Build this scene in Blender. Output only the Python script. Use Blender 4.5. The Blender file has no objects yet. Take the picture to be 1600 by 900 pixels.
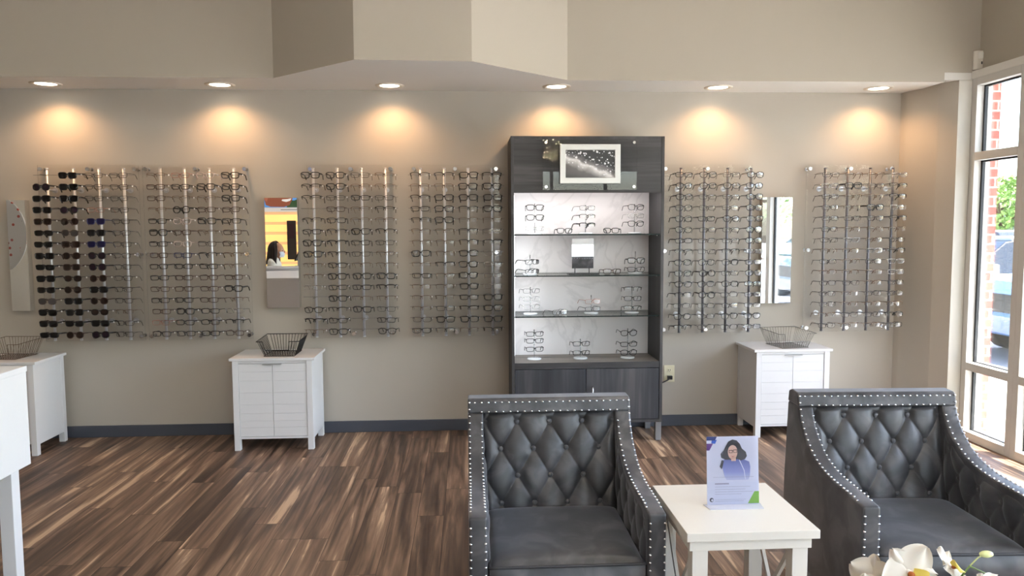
import bpy, bmesh, math, random
from mathutils import Vector, Matrix
PI = math.pi
sin, cos = math.sin, math.cos
scene = bpy.context.scene
C = scene.collection

# ------------------------------------------------------------------ camera, world, sun, exposure
PITCH, YAW, ROLL, CAM_Z = 0.07845878, 0.05719145, -0.00497425, 1.47378771
def make_camera():
    cy, sy, cp, sp = cos(YAW), sin(YAW), cos(PITCH), sin(PITCH)
    F = Vector((sy * cp, cy * cp, -sp)); R0 = Vector((cy, -sy, 0)); U0 = R0.cross(F)
    R = cos(ROLL) * R0 + sin(ROLL) * U0
    U = -sin(ROLL) * R0 + cos(ROLL) * U0
    cam = bpy.data.cameras.new('camera'); ob = bpy.data.objects.new('camera', cam); C.objects.link(ob)
    cam.sensor_width = 36; cam.lens = 27.0; cam.clip_start = 0.05; cam.clip_end = 400
    m = Matrix((R, U, -F)).transposed().to_4x4(); m.translation = (0, 0, CAM_Z)
    ob.matrix_world = m
    scene.camera = ob
make_camera()

world = bpy.data.worlds.new('sky'); scene.world = world; world.use_nodes = True
wn = world.node_tree.nodes; wl = world.node_tree.links
sky = wn.new('ShaderNodeTexSky'); sky.sky_type = 'NISHITA'; sky.sun_disc = False
sky.sun_elevation = math.radians(62); sky.sun_rotation = math.radians(120); sky.air_density = 1.0; sky.dust_density = 3.0
wl.new(sky.outputs['Color'], wn['Background'].inputs['Color'])
wn['Background'].inputs['Strength'].default_value = 2.15

SUN_AZ = Vector((0.86, -0.51)); EL = math.radians(62)
def make_sun():
    l = bpy.data.lights.new('sun', 'SUN'); l.energy = 60; l.angle = math.radians(0.6); l.color = (1, 0.95, 0.88)
    o = bpy.data.objects.new('sun', l); C.objects.link(o)
    d = Vector((SUN_AZ.x * cos(EL), SUN_AZ.y * cos(EL), sin(EL)))
    o.rotation_euler = d.to_track_quat('Z', 'Y').to_euler(); o.location = (12, -8, 14)
make_sun()

def area(name, loc, rot, sx, sy, energy, color=(1, 1, 1), portal=False):
    l = bpy.data.lights.new(name, 'AREA'); l.shape = 'RECTANGLE'; l.size = sx; l.size_y = sy; l.energy = energy; l.color = color
    if portal: l.cycles.is_portal = True
    o = bpy.data.objects.new(name, l); C.objects.link(o); o.location = loc; o.rotation_euler = rot
    return o
area('window_portal', (3.62, 1.1, 1.25), (0, PI / 2, 0), 2.5, 8.1, 1, portal=True)
area('storefront_portal', (1.95, -3.38, 1.25), (PI / 2, 0, 0), 3.0, 2.5, 1, portal=True)
# lit troffers of the tall main ceiling, behind and above the camera
CEIL = 3.6
ROOM_LIGHTS = [(-4.2, 2.6), (-1.6, 2.6), (1.0, 2.6), (-4.2, -0.6), (-1.6, -0.6), (1.0, -0.6)]
for (x, y) in ROOM_LIGHTS:
    area('ceiling_panel_light', (x, y, CEIL - 0.06), (0, 0, 0), 1.15, 0.55, 7 if x > 0 else 4, (1.0, 0.90, 0.78))
DOWN_X = [-2.78, -1.65, -0.52, 0.62, 1.75, 2.90]; DOWN_Y = 5.345

vs = scene.view_settings
vs.view_transform = 'Standard'; vs.look = 'None'; vs.gamma = 1; vs.use_curve_mapping = False
vs.exposure = 0.12
cy_ = scene.cycles
cy_.max_bounces = 10; cy_.diffuse_bounces = 5; cy_.glossy_bounces = 5; cy_.transmission_bounces = 6; cy_.transparent_max_bounces = 40
cy_.sample_clamp_indirect = 6; cy_.caustics_reflective = False; cy_.caustics_refractive = False

# ------------------------------------------------------------------ materials
def lin(c):
    return c / 12.92 if c <= 0.04045 else ((c + 0.055) / 1.055) ** 2.4
def rgb(r, g, b): return (lin(r / 255), lin(g / 255), lin(b / 255), 1)
def mat(name):
    m = bpy.data.materials.new(name); m.use_nodes = True
    return m, m.node_tree.nodes, m.node_tree.links
def simple(name, col, rough=0.5, metal=0.0, spec=0.5, noise=0.0, nscale=40, sheen=0, emit=None, estr=0, bump=0, bscale=200, coat=0):
    m, N, L = mat(name); b = N['Principled BSDF']
    b.inputs['Base Color'].default_value = col; b.inputs['Roughness'].default_value = rough
    b.inputs['Metallic'].default_value = metal; b.inputs['Specular IOR Level'].default_value = spec
    b.inputs['Sheen Weight'].default_value = sheen; b.inputs['Coat Weight'].default_value = coat
    if emit: b.inputs['Emission Color'].default_value = emit; b.inputs['Emission Strength'].default_value = estr
    tc = N.new('ShaderNodeTexCoord')
    if noise:
        n = N.new('ShaderNodeTexNoise'); n.inputs['Scale'].default_value = nscale; n.inputs['Detail'].default_value = 4
        L.new(tc.outputs['Object'], n.inputs['Vector'])
        mx = N.new('ShaderNodeMix'); mx.data_type = 'RGBA'
        mx.inputs['A'].default_value = tuple(c * (1 - noise) for c in col[:3]) + (1,)
        mx.inputs['B'].default_value = tuple(min(1, c * (1 + noise)) for c in col[:3]) + (1,)
        L.new(n.outputs['Fac'], mx.inputs['Factor']); L.new(mx.outputs['Result'], b.inputs['Base Color'])
    if bump:
        n2 = N.new('ShaderNodeTexNoise'); n2.inputs['Scale'].default_value = bscale
        L.new(tc.outputs['Object'], n2.inputs['Vector'])
        bp = N.new('ShaderNodeBump'); bp.inputs['Strength'].default_value = bump; bp.inputs['Distance'].default_value = 0.002
        L.new(n2.outputs['Fac'], bp.inputs['Height']); L.new(bp.outputs['Normal'], b.inputs['Normal'])
    return m
def glassy(name, tint=(1, 1, 1, 1), refl=1.0, base=0.02, rough=0.0, ior=1.5):
    m, N, L = mat(name); out = N['Material Output']; N.remove(N['Principled BSDF'])
    t = N.new('ShaderNodeBsdfTransparent'); t.inputs['Color'].default_value = tint
    g = N.new('ShaderNodeBsdfGlossy'); g.inputs['Roughness'].default_value = rough
    f = N.new('ShaderNodeFresnel'); f.inputs['IOR'].default_value = ior
    ma = N.new('ShaderNodeMath'); ma.operation = 'MULTIPLY_ADD'; ma.inputs[1].default_value = refl; ma.inputs[2].default_value = base
    mx = N.new('ShaderNodeMixShader')
    L.new(f.outputs['Fac'], ma.inputs[0]); L.new(ma.outputs[0], mx.inputs['Fac'])
    L.new(t.outputs[0], mx.inputs[1]); L.new(g.outputs[0], mx.inputs[2]); L.new(mx.outputs[0], out.inputs['Surface'])
    return m
def ramp(N, stops, interp='LINEAR'):
    r = N.new('ShaderNodeValToRGB'); r.color_ramp.interpolation = interp
    e = r.color_ramp.elements
    while len(e) < len(stops): e.new(0.5)
    for i, (p, c) in enumerate(stops): e[i].position = p; e[i].color = c
    return r

WALL = simple('wall_paint', rgb(183, 176, 165), 0.75, noise=0.02, nscale=3, bump=0.15, bscale=300)
WALL_SHADED = simple('shaded_wall_paint', rgb(174, 166, 152), 0.8, noise=0.02, nscale=3)  # wall paint in a darker copy, the upper walls' shade put into colour
CEILW = simple('ceiling_white', rgb(236, 233, 228), 0.8, noise=0.015, nscale=4)
WHITE_TRIM = simple('white_trim', rgb(222, 220, 214), 0.5, noise=0.01)
RETURN = simple('window_return_paint', rgb(214, 211, 202), 0.7, noise=0.01)
BASEB = simple('baseboard_vinyl', rgb(72, 76, 86), 0.45, noise=0.04, nscale=6)
FRAME_AL = simple('window_frame_paint', rgb(205, 203, 198), 0.45, noise=0.01)
GASKET = simple('gasket', rgb(22, 24, 28), 0.6, noise=0.02)
WHITE_LAM = simple('white_cabinet_paint', rgb(226, 226, 228), 0.38, noise=0.008)
TABLE_W = simple('table_white', rgb(226, 221, 211), 0.4, noise=0.008)
CHROME = simple('chrome', (0.75, 0.75, 0.76, 1), 0.18, metal=1, noise=0.02)
STEEL = simple('brushed_aluminium', (0.62, 0.63, 0.66, 1), 0.32, metal=1, noise=0.05, nscale=30)
NAIL = simple('nickel_nailhead', (0.88, 0.88, 0.9, 1), 0.15, metal=1, noise=0.02)
MIRROR = simple('mirror', (0.92, 0.93, 0.93, 1), 0.0, metal=1)
ACRYL = glassy('clear_acrylic', (0.992, 0.993, 0.995, 1), 0.35, 0.0)
PLATE = glassy('sign_plate_acrylic', (0.97, 0.975, 0.98, 1), 0.45, 0.0)
ACRYL_EDGE = glassy('acrylic_edge', (0.86, 0.87, 0.88, 1), 1.0, 0.22, 0.25)
LENS = glassy('clear_lens', (0.975, 0.98, 0.985, 1), 0.75, 0.005, 0.04)
LENS_BLUE = glassy('blue_reflection_lens', (0.86, 0.89, 0.99, 1), 1.6, 0.06, 0.03)  # blue reflection put into the lens tint, with stronger gloss
WINGLASS = glassy('window_glass', (0.95, 0.97, 0.97, 1), 0.5, 0.0)
SHELFGL = glassy('shelf_glass', (0.955, 0.985, 0.975, 1), 0.8, 0.02)
SHELF_EDGE = simple('shelf_glass_edge', rgb(22, 36, 34), 0.4, spec=0.2, noise=0.05)
BLACKP = simple('black_plastic', rgb(20, 20, 22), 0.35, noise=0.03)
RUBBER = simple('rubber', rgb(25, 25, 26), 0.8, noise=0.03)
BLACKW = simple('black_wire', rgb(22, 22, 24), 0.4, metal=0.3, noise=0.03)
GREYW = simple('grey_wire', rgb(98, 94, 90), 0.35, metal=0.6, noise=0.03)
IVORY = simple('ivory_plastic', rgb(226, 220, 190), 0.4, noise=0.01)
SENSORW = simple('sensor_plastic', rgb(214, 208, 196), 0.45, noise=0.01)
SLOT = simple('dark_slot', rgb(40, 36, 32), 0.6, noise=0.02)
TAGW = simple('price_tag_paper', rgb(240, 240, 240), 0.5, noise=0.01)
LAMP = simple('downlight_lens', (1, 1, 1, 1), 0.5, emit=(1, 0.93, 0.82, 1), estr=7)
PANEL_EM = simple('troffer_lens', (1, 1, 1, 1), 0.5, emit=(1, 0.95, 0.88, 1), estr=3)
TRIMR = simple('downlight_trim', rgb(225, 215, 200), 0.4, noise=0.01)

def velvet():
    m, N, L = mat('grey_velvet'); b = N['Principled BSDF']; tc = N.new('ShaderNodeTexCoord')
    n = N.new('ShaderNodeTexNoise'); n.inputs['Scale'].default_value = 9; n.inputs['Detail'].default_value = 3; n.inputs['Distortion'].default_value = 0.8
    L.new(tc.outputs['Object'], n.inputs['Vector'])
    r = ramp(N, [(0.34, rgb(46, 46, 48)), (0.5, rgb(60, 60, 63)), (0.66, rgb(84, 83, 85))])
    L.new(n.outputs['Fac'], r.inputs['Fac']); L.new(r.outputs['Color'], b.inputs['Base Color'])
    b.inputs['Roughness'].default_value = 0.42; b.inputs['Specular IOR Level'].default_value = 0.55
    b.inputs['Sheen Weight'].default_value = 0.5; b.inputs['Sheen Roughness'].default_value = 0.35
    b.inputs['Sheen Tint'].default_value = (0.72, 0.76, 0.85, 1)
    f = N.new('ShaderNodeTexNoise'); f.inputs['Scale'].default_value = 900; L.new(tc.outputs['Object'], f.inputs['Vector'])
    bp = N.new('ShaderNodeBump'); bp.inputs['Strength'].default_value = 0.12; bp.inputs['Distance'].default_value = 0.001
    L.new(f.outputs['Fac'], bp.inputs['Height']); L.new(bp.outputs['Normal'], b.inputs['Normal'])
    return m
VELVET = velvet()
PIPING = simple('piping_cord', rgb(48, 48, 52), 0.6, noise=0.05)
BUTTON = simple('button_fabric', rgb(66, 66, 70), 0.5, sheen=0.4, noise=0.05)

def grain_wood(name, c0, c1, c2, axis, scale=1.0, rough=0.5):
    """laminate with long streaks; axis = direction the grain runs in (0 x, 2 z)"""
    m, N, L = mat(name); b = N['Principled BSDF']; tc = N.new('ShaderNodeTexCoord')
    mp = N.new('ShaderNodeMapping'); s = [26, 26, 26]; s[axis] = 1.3
    mp.inputs['Scale'].default_value = [k * scale for k in s]
    L.new(tc.outputs['Object'], mp.inputs['Vector'])
    n = N.new('ShaderNodeTexNoise'); n.inputs['Scale'].default_value = 1.0; n.inputs['Detail'].default_value = 6; n.inputs['Roughness'].default_value = 0.6; n.inputs['Distortion'].default_value = 0.3
    L.new(mp.outputs[0], n.inputs['Vector'])
    mp2 = N.new('ShaderNodeMapping'); s = [5, 5, 5]; s[axis] = 0.35; mp2.inputs['Scale'].default_value = s
    L.new(tc.outputs['Object'], mp2.inputs['Vector'])
    n2 = N.new('ShaderNodeTexNoise'); n2.inputs['Scale'].default_value = 1.0; n2.inputs['Detail'].default_value = 2; L.new(mp2.outputs[0], n2.inputs['Vector'])
    ad = N.new('ShaderNodeMath'); ad.operation = 'ADD'; L.new(n.outputs['Fac'], ad.inputs[0]); L.new(n2.outputs['Fac'], ad.inputs[1])
    ml = N.new('ShaderNodeMath'); ml.operation = 'MULTIPLY'; ml.inputs[1].default_value = 0.5; L.new(ad.outputs[0], ml.inputs[0])
    r = ramp(N, [(0.36, c0), (0.5, c1), (0.64, c2)])
    L.new(ml.outputs[0], r.inputs['Fac']); L.new(r.outputs['Color'], b.inputs['Base Color']); b.inputs['Roughness'].default_value = rough
    return m
DARKWOOD_V = grain_wood('charcoal_wood_vertical', rgb(38, 39, 44), rgb(56, 57, 62), rgb(86, 84, 86), 2, rough=0.6)
DARKWOOD_H = grain_wood('charcoal_wood_horizontal', rgb(42, 41, 42), rgb(60, 59, 60), rgb(88, 86, 86), 0, rough=0.6)
GREYWOOD_TOP = grain_wood('grey_wood_ledge', rgb(92, 86, 82), rgb(128, 120, 114), rgb(170, 162, 152), 0)
CASE_SIDE = grain_wood('charcoal_case', rgb(48, 47, 48), rgb(60, 59, 60), rgb(76, 74, 75), 2, rough=0.6)

def marble_back():
    m, N, L = mat('white_display_back'); b = N['Principled BSDF']; tc = N.new('ShaderNodeTexCoord')
    n = N.new('ShaderNodeTexNoise'); n.inputs['Scale'].default_value = 2.2; n.inputs['Detail'].default_value = 5; n.inputs['Distortion'].default_value = 1.4
    L.new(tc.outputs['Object'], n.inputs['Vector'])
    r = ramp(N, [(0.0, rgb(240, 236, 236)), (0.46, rgb(238, 233, 233)), (0.5, rgb(226, 221, 221)), (0.54, rgb(239, 234, 234)), (1.0, rgb(242, 238, 239))])
    L.new(n.outputs['Fac'], r.inputs['Fac']); L.new(r.outputs['Color'], b.inputs['Base Color']); b.inputs['Roughness'].default_value = 0.5
    return m
MARBLE = marble_back()

def floor_mat():
    m, N, L = mat('walnut_plank_floor'); b = N['Principled BSDF']; tc = N.new('ShaderNodeTexCoord')
    sp = N.new('ShaderNodeSeparateXYZ'); L.new(tc.outputs['Object'], sp.inputs[0])
    def M(op, a, bb=None, c=None):
        n = N.new('ShaderNodeMath'); n.operation = op
        for i, v in enumerate((a, bb, c)):
            if v is None: continue
            if isinstance(v, (int, float)): n.inputs[i].default_value = v
            else: L.new(v, n.inputs[i])
        return n.outputs[0]
    W, LEN = 0.135, 1.12
    u = M('DIVIDE', sp.outputs['X'], W); row = M('FLOOR', u); fu = M('SUBTRACT', u, row)
    h = N.new('ShaderNodeTexWhiteNoise'); h.noise_dimensions = '1D'; L.new(row, h.inputs['W'])
    v = M('ADD', M('DIVIDE', sp.outputs['Y'], LEN), M('MULTIPLY', h.outputs['Value'], 7.3)); col = M('FLOOR', v); fv = M('SUBTRACT', v, col)
    cb = N.new('ShaderNodeCombineXYZ'); L.new(row, cb.inputs[0]); L.new(col, cb.inputs[1])
    h2 = N.new('ShaderNodeTexWhiteNoise'); h2.noise_dimensions = '2D'; L.new(cb.outputs[0], h2.inputs['Vector'])
    off = M('MULTIPLY', h2.outputs['Value'], 37.0)
    # long wavy grain
    c1 = N.new('ShaderNodeCombineXYZ'); L.new(M('MULTIPLY', sp.outputs['X'], 18.0), c1.inputs[0]); L.new(M('MULTIPLY', sp.outputs['Y'], 0.9), c1.inputs[1]); L.new(off, c1.inputs[2])
    n1 = N.new('ShaderNodeTexNoise'); n1.inputs['Scale'].default_value = 1.0; n1.inputs['Detail'].default_value = 3; n1.inputs['Distortion'].default_value = 0.9; L.new(c1.outputs[0], n1.inputs['Vector'])
    c2 = N.new('ShaderNodeCombineXYZ'); L.new(M('MULTIPLY', sp.outputs['X'], 60.0), c2.inputs[0]); L.new(M('MULTIPLY', sp.outputs['Y'], 3.0), c2.inputs[1]); L.new(off, c2.inputs[2])
    n2 = N.new('ShaderNodeTexNoise'); n2.inputs['Scale'].default_value = 1.0; n2.inputs['Detail'].default_value = 5; n2.inputs['Roughness'].default_value = 0.65; n2.inputs['Distortion'].default_value = 0.6; L.new(c2.outputs[0], n2.inputs['Vector'])
    base = ramp(N, [(0.32, rgb(58, 45, 39)), (0.43, rgb(84, 67, 56)), (0.51, rgb(112, 90, 75)), (0.575, rgb(136, 111, 92)), (0.61, rgb(150, 126, 106)), (0.635, rgb(190, 162, 134)), (0.68, rgb(196, 168, 140))])
    mixv = M('ADD', M('MULTIPLY', n1.outputs['Fac'], 0.68), M('MULTIPLY', n2.outputs['Fac'], 0.28))
    mixv = M('ADD', mixv, M('MULTIPLY', M('SUBTRACT', h2.outputs['Value'], 0.5), 0.11))
    mixv = M('ADD', mixv, 0.02)
    L.new(mixv, base.inputs['Fac'])
    # seams
    e1 = M('MINIMUM', fu, M('SUBTRACT', 1.0, fu)); e2 = M('MINIMUM', fv, M('SUBTRACT', 1.0, fv))
    s1 = M('LESS_THAN', e1, 0.012); s2 = M('LESS_THAN', e2, 0.0018); seam = M('MAXIMUM', s1, s2)
    mx = N.new('ShaderNodeMix'); mx.data_type = 'RGBA'; mx.blend_type = 'MIX'
    L.new(M('MULTIPLY', seam, 0.75), mx.inputs['Factor']); L.new(base.outputs['Color'], mx.inputs['A']); mx.inputs['B'].default_value = rgb(38, 28, 24)
    L.new(mx.outputs['Result'], b.inputs['Base Color'])
    rr = M('ADD', 0.36, M('MULTIPLY', n2.outputs['Fac'], 0.22)); L.new(rr, b.inputs['Roughness'])
    b.inputs['Specular IOR Level'].default_value = 0.45
    bp = N.new('ShaderNodeBump'); bp.inputs['Strength'].default_value = 0.25; bp.inputs['Distance'].default_value = 0.002
    L.new(M('SUBTRACT', n2.outputs['Fac'], M('MULTIPLY', seam, 1.5)), bp.inputs['Height']); L.new(bp.outputs['Normal'], b.inputs['Normal'])
    return m
FLOOR = floor_mat()

def brick_mat():
    m, N, L = mat('red_brick'); b = N['Principled BSDF']; tc = N.new('ShaderNodeTexCoord')
    sp = N.new('ShaderNodeSeparateXYZ'); L.new(tc.outputs['Object'], sp.inputs[0])
    ad = N.new('ShaderNodeMath'); ad.operation = 'ADD'; L.new(sp.outputs['X'], ad.inputs[0]); L.new(sp.outputs['Y'], ad.inputs[1])
    cb = N.new('ShaderNodeCombineXYZ'); L.new(ad.outputs[0], cb.inputs[0]); L.new(sp.outputs['Z'], cb.inputs[1])
    t = N.new('ShaderNodeTexBrick'); t.inputs['Scale'].default_value = 1; t.inputs['Brick Width'].default_value = 0.19; t.inputs['Row Height'].default_value = 0.067
    t.inputs['Mortar Size'].default_value = 0.006; t.inputs['Color1'].default_value = rgb(158, 84, 72); t.inputs['Color2'].default_value = rgb(132, 66, 60); t.inputs['Mortar'].default_value = rgb(188, 178, 168)
    L.new(cb.outputs[0], t.inputs['Vector']); L.new(t.outputs['Color'], b.inputs['Base Color']); b.inputs['Roughness'].default_value = 0.9
    return m
BRICK = brick_mat()

# ------------------------------------------------------------------ mesh helpers
class MB:
    def __init__(s): s.v = []; s.f = []; s.m = []; s.k = 0; s.sm = []
    def add(s, vs, fs, smooth=False):
        o = len(s.v); s.v += [tuple(v) for v in vs]
        for f in fs: s.f.append(tuple(i + o for i in f)); s.m.append(s.k); s.sm.append(smooth)
        return s
    def box(s, x0, x1, y0, y1, z0, z1):
        return s.add([(x, y, z) for z in (z0, z1) for y in (y0, y1) for x in (x0, x1)],
                     [(0, 2, 3, 1), (4, 5, 7, 6), (0, 1, 5, 4), (2, 6, 7, 3), (0, 4, 6, 2), (1, 3, 7, 5)])
    def prism(s, poly, axis, a0, a1, smooth=False):
        """poly: 2d points; axis 'x' -> (y,z), 'y' -> (x,z), 'z' -> (x,y)"""
        def P(p, a): return {'x': (a, p[0], p[1]), 'y': (p[0], a, p[1]), 'z': (p[0], p[1], a)}[axis]
        n = len(poly); vs = [P(p, a0) for p in poly] + [P(p, a1) for p in poly]
        s.add(vs, [tuple(range(n))[::-1], tuple(range(n, 2 * n))])
        o = len(s.v) - 2 * n
        for i in range(n):
            j = (i + 1) % n; s.f.append((o + i, o + j, o + n + j, o + n + i)); s.m.append(s.k); s.sm.append(smooth)
        return s
    def tube(s, pts, r, n=6, closed=False, cap=True, flat=None):
        pts = [Vector(p) for p in pts]; N_ = len(pts); rings = []; up = None
        for i, p in enumerate(pts):
            if closed: t = pts[(i + 1) % N_] - pts[i - 1]
            else: t = pts[min(i + 1, N_ - 1)] - pts[max(i - 1, 0)]
            t.normalize()
            if up is None: up = Vector((0, 0, 1)) if abs(t.z) < 0.9 else Vector((0, 1, 0))
            a = (up - t * up.dot(t)).normalized(); up = a; b = t.cross(a)
            rr = r[i] if isinstance(r, (list, tuple)) else r
            ra = rr if flat is None else rr * flat
            rings.append([p + a * (ra * cos(2 * PI * k / n)) + b * (rr * sin(2 * PI * k / n)) for k in range(n)])
        vs = [v for R in rings for v in R]; fs = []
        for i in range(N_ if closed else N_ - 1):
            j = (i + 1) % N_
            for k in range(n):
                l = (k + 1) % n; fs.append((i * n + k, i * n + l, j * n + l, j * n + k))
        if not closed and cap: fs += [tuple(range(n))[::-1], tuple((N_ - 1) * n + k for k in range(n))]
        return s.add(vs, fs, True)
    def cyl(s, p0, p1, r, n=16, r1=None):
        p0, p1 = Vector(p0), Vector(p1); t = (p1 - p0).normalized()
        a = t.orthogonal().normalized(); b = t.cross(a); r1 = r if r1 is None else r1
        vs = [p0 + (a * cos(2 * PI * k / n) + b * sin(2 * PI * k / n)) * r for k in range(n)] + [p1 + (a * cos(2 * PI * k / n) + b * sin(2 * PI * k / n)) * r1 for k in range(n)]
        s.add(vs, [(k, (k + 1) % n, n + (k + 1) % n, n + k) for k in range(n)], True)
        o = len(s.v) - 2 * n
        s.f += [tuple(o + k for k in range(n))[::-1], tuple(o + n + k for k in range(n))]; s.m += [s.k] * 2; s.sm += [False] * 2
        return s
    def ball(s, c, r, n=12, m=8, sc=(1, 1, 1)):
        vs = []; fs = []
        for i in range(m + 1):
            th = PI * i / m
            for k in range(n):
                ph = 2 * PI * k / n; vs.append((c[0] + r * sc[0] * sin(th) * cos(ph), c[1] + r * sc[1] * sin(th) * sin(ph), c[2] + r * sc[2] * cos(th)))
        for i in range(m):
            for k in range(n):
                l = (k + 1) % n; fs.append((i * n + k, (i + 1) * n + k, (i + 1) * n + l, i * n + l))
        return s.add(vs, fs, True)
    def lathe(s, prof, c=(0, 0, 0), n=32):
        vs = []; fs = []; m = len(prof)
        for (r, z) in prof:
            for k in range(n): vs.append((c[0] + r * cos(2 * PI * k / n), c[1] + r * sin(2 * PI * k / n), c[2] + z))
        for i in range(m - 1):
            for k in range(n):
                l = (k + 1) % n; fs.append((i * n + k, i * n + l, (i + 1) * n + l, (i + 1) * n + k))
        return s.add(vs, fs, True)
    def grid(s, fn, nu, nv, smooth=True):
        vs = [fn(i / nu, j / nv) for j in range(nv + 1) for i in range(nu + 1)]
        fs = [(j * (nu + 1) + i, j * (nu + 1) + i + 1, (j + 1) * (nu + 1) + i + 1, (j + 1) * (nu + 1) + i) for j in range(nv) for i in range(nu)]
        return s.add(vs, fs, smooth)
    def mesh(s, name, mats, off=None):
        me = bpy.data.meshes.new(name)
        vs = s.v if off is None else [(a - off[0], b - off[1], c - off[2]) for a, b, c in s.v]
        me.from_pydata(vs, [], s.f); mats = mats if isinstance(mats, (list, tuple)) else [mats]
        for m in mats: me.materials.append(m)
        me.polygons.foreach_set('material_index', s.m); me.polygons.foreach_set('use_smooth', s.sm); me.update()
        return me

ORG = {}
def world_org(o):
    v = Vector((0, 0, 0))
    while o is not None: v = v + Vector(o.location); o = o.parent
    return v
def build(name, mb, mats, parent=None, bevel=0.0, recalc=True, local=False, subsurf=0, label=None):
    off = world_org(parent) if (parent is not None and not local) else None
    me = mb.mesh(name, mats, off)
    if recalc:
        bm = bmesh.new(); bm.from_mesh(me); bmesh.ops.recalc_face_normals(bm, faces=bm.faces); bm.to_mesh(me); bm.free()
    o = bpy.data.objects.new(name, me); C.objects.link(o)
    if parent is not None: o.parent = parent
    if bevel:
        b = o.modifiers.new('bevel', 'BEVEL'); b.width = bevel; b.segments = 2; b.limit_method = 'ANGLE'; b.angle_limit = math.radians(40)
    if subsurf:
        b = o.modifiers.new('sub', 'SUBSURF'); b.levels = subsurf; b.render_levels = subsurf
    if label: o['label'] = label
    return o
def tag(o, label, cat, group=None, kind=None):
    o['label'] = label; o['category'] = cat
    if group: o['group'] = group
    if kind: o['kind'] = kind
    return o
def thing(name, loc, label, cat, group=None):
    o = bpy.data.objects.new(name, None); C.objects.link(o); o.location = loc; o.empty_display_size = 0.05
    return tag(o, label, cat, group)
def struct(name, mb, mats, bevel=0.0, parent=None, label=None):
    o = build(name, mb, mats, parent, bevel)
    if parent is None: o['kind'] = 'structure'
    if label: o['label'] = label
    return o
def dup(root, loc=None, rotz=None):
    def rec(o, parent):
        c = o.copy(); C.objects.link(c); c.parent = parent
        for ch in o.children: rec(ch, c)
        return c
    r = rec(root, None)
    if loc is not None: r.location = loc
    if rotz is not None: r.rotation_euler = (0, 0, rotz)
    return r
def link_child(name, me, parent, loc=(0, 0, 0), rot=(0, 0, 0)):
    o = bpy.data.objects.new(name, me); C.objects.link(o); o.parent = parent; o.location = loc; o.rotation_euler = rot
    return o

# ------------------------------------------------------------------ the room shell
D = 5.537; H = 2.44; SOF = 5.11; XL = -6.5; YB = -3.2; XW = 3.42
struct('floor', MB().box(XL, 3.56, YB, D + 0.1, -0.08, 0), FLOOR)
struct('wall_back', MB().box(XL, 3.30, D, D + 0.15, 0, CEIL), WALL)
# pier at the right end: short return, angled face, corner
struct('wall_right_corner', MB().prism([(3.172, D + 0.02), (3.186, 5.485), (3.272, 5.235), (3.335, 5.115), (3.42, 5.105), (3.56, 5.105), (3.56, D + 0.02)], 'z', 0, 2.455), [WALL])
struct('wall_window_return', MB().prism([(3.334, 5.112), (3.4185, 5.101), (3.4185, 5.1065), (3.336, 5.118)], 'z', 0.0, 2.455), RETURN)
struct('wall_left', MB().box(XL - 0.15, XL, YB, D, 0, CEIL), WALL)
struct('wall_front', MB().box(XL, 0.45, YB - 0.15, YB, 0, CEIL).box(0.45, 3.56, YB - 0.15, YB, 2.5, CEIL).box(3.42, 3.56, YB - 0.15, YB, 0, 2.5), WALL)
f_ = MB()
for x in (0.45, 1.45, 2.4, 3.37): f_.box(x, x + 0.05, YB - 0.11, YB - 0.02, 0, 2.5)
for z in (0.0, 1.16, 1.25, 1.92, 2.45): f_.box(0.45, 3.42, YB - 0.10, YB - 0.03, z, z + 0.05 + (0.04 if z == 1.16 else 0))
struct('window_7', f_, FRAME_AL, 0.002, label='storefront window frame behind the camera')
struct('window_8', MB().box(0.5, 3.37, YB - 0.068, YB - 0.062, 0.05, 2.45), WINGLASS, label='storefront glass behind the camera')
struct('wall_right_upper', MB().box(3.47, 3.60, YB, D, 2.51, CEIL), WALL_SHADED)
struct('ceiling', MB().box(XL, 3.60, YB, D, CEIL, CEIL + 0.1), CEILW)
# dropped soffit over the displays with its five-sided bump
bump = [(-1.238, SOF), (-0.642, 4.545), (0.034, 4.565), (0.665, SOF + 0.01)]
mb = MB(); mb.k = 0
outl = [(XL, SOF)] + bump + [(3.228, SOF), (3.228, D), (XL, D)]
mb.prism(outl, 'z', H, CEIL - 0.001)
for i, f in enumerate(mb.f):
    zs = [mb.v[j][2] for j in f]
    if max(zs) < H + 0.01: mb.m[i] = 1
struct('wall_soffit', mb, [WALL_SHADED, CEILW])
struct('wall_soffit_step', MB().box(3.228, 3.60, SOF, SOF + 0.12, 2.505, CEIL - 0.001), WALL_SHADED)
struct('trim_1', MB().box(3.228, 3.56, SOF + 0.006, D, 2.455, 2.505), WHITE_TRIM, label='white painted filler above the window corner')
struct('trim_2', MB().box(XW + 0.0, 3.47, YB, SOF + 0.006, 2.462, 2.512), WHITE_TRIM, label='white painted strip above the window frame')
# baseboards
struct('baseboard_back', MB().box(XL, 3.175, D - 0.012, D, 0, 0.083), BASEB, 0.003)
struct('baseboard_right', MB().prism([(3.178, 5.478), (3.263, 5.230), (3.329, 5.104), (3.415, 5.094), (3.42, 5.104), (3.336, 5.114), (3.273, 5.236), (3.187, 5.486)], 'z', 0, 0.083), BASEB)

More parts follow.
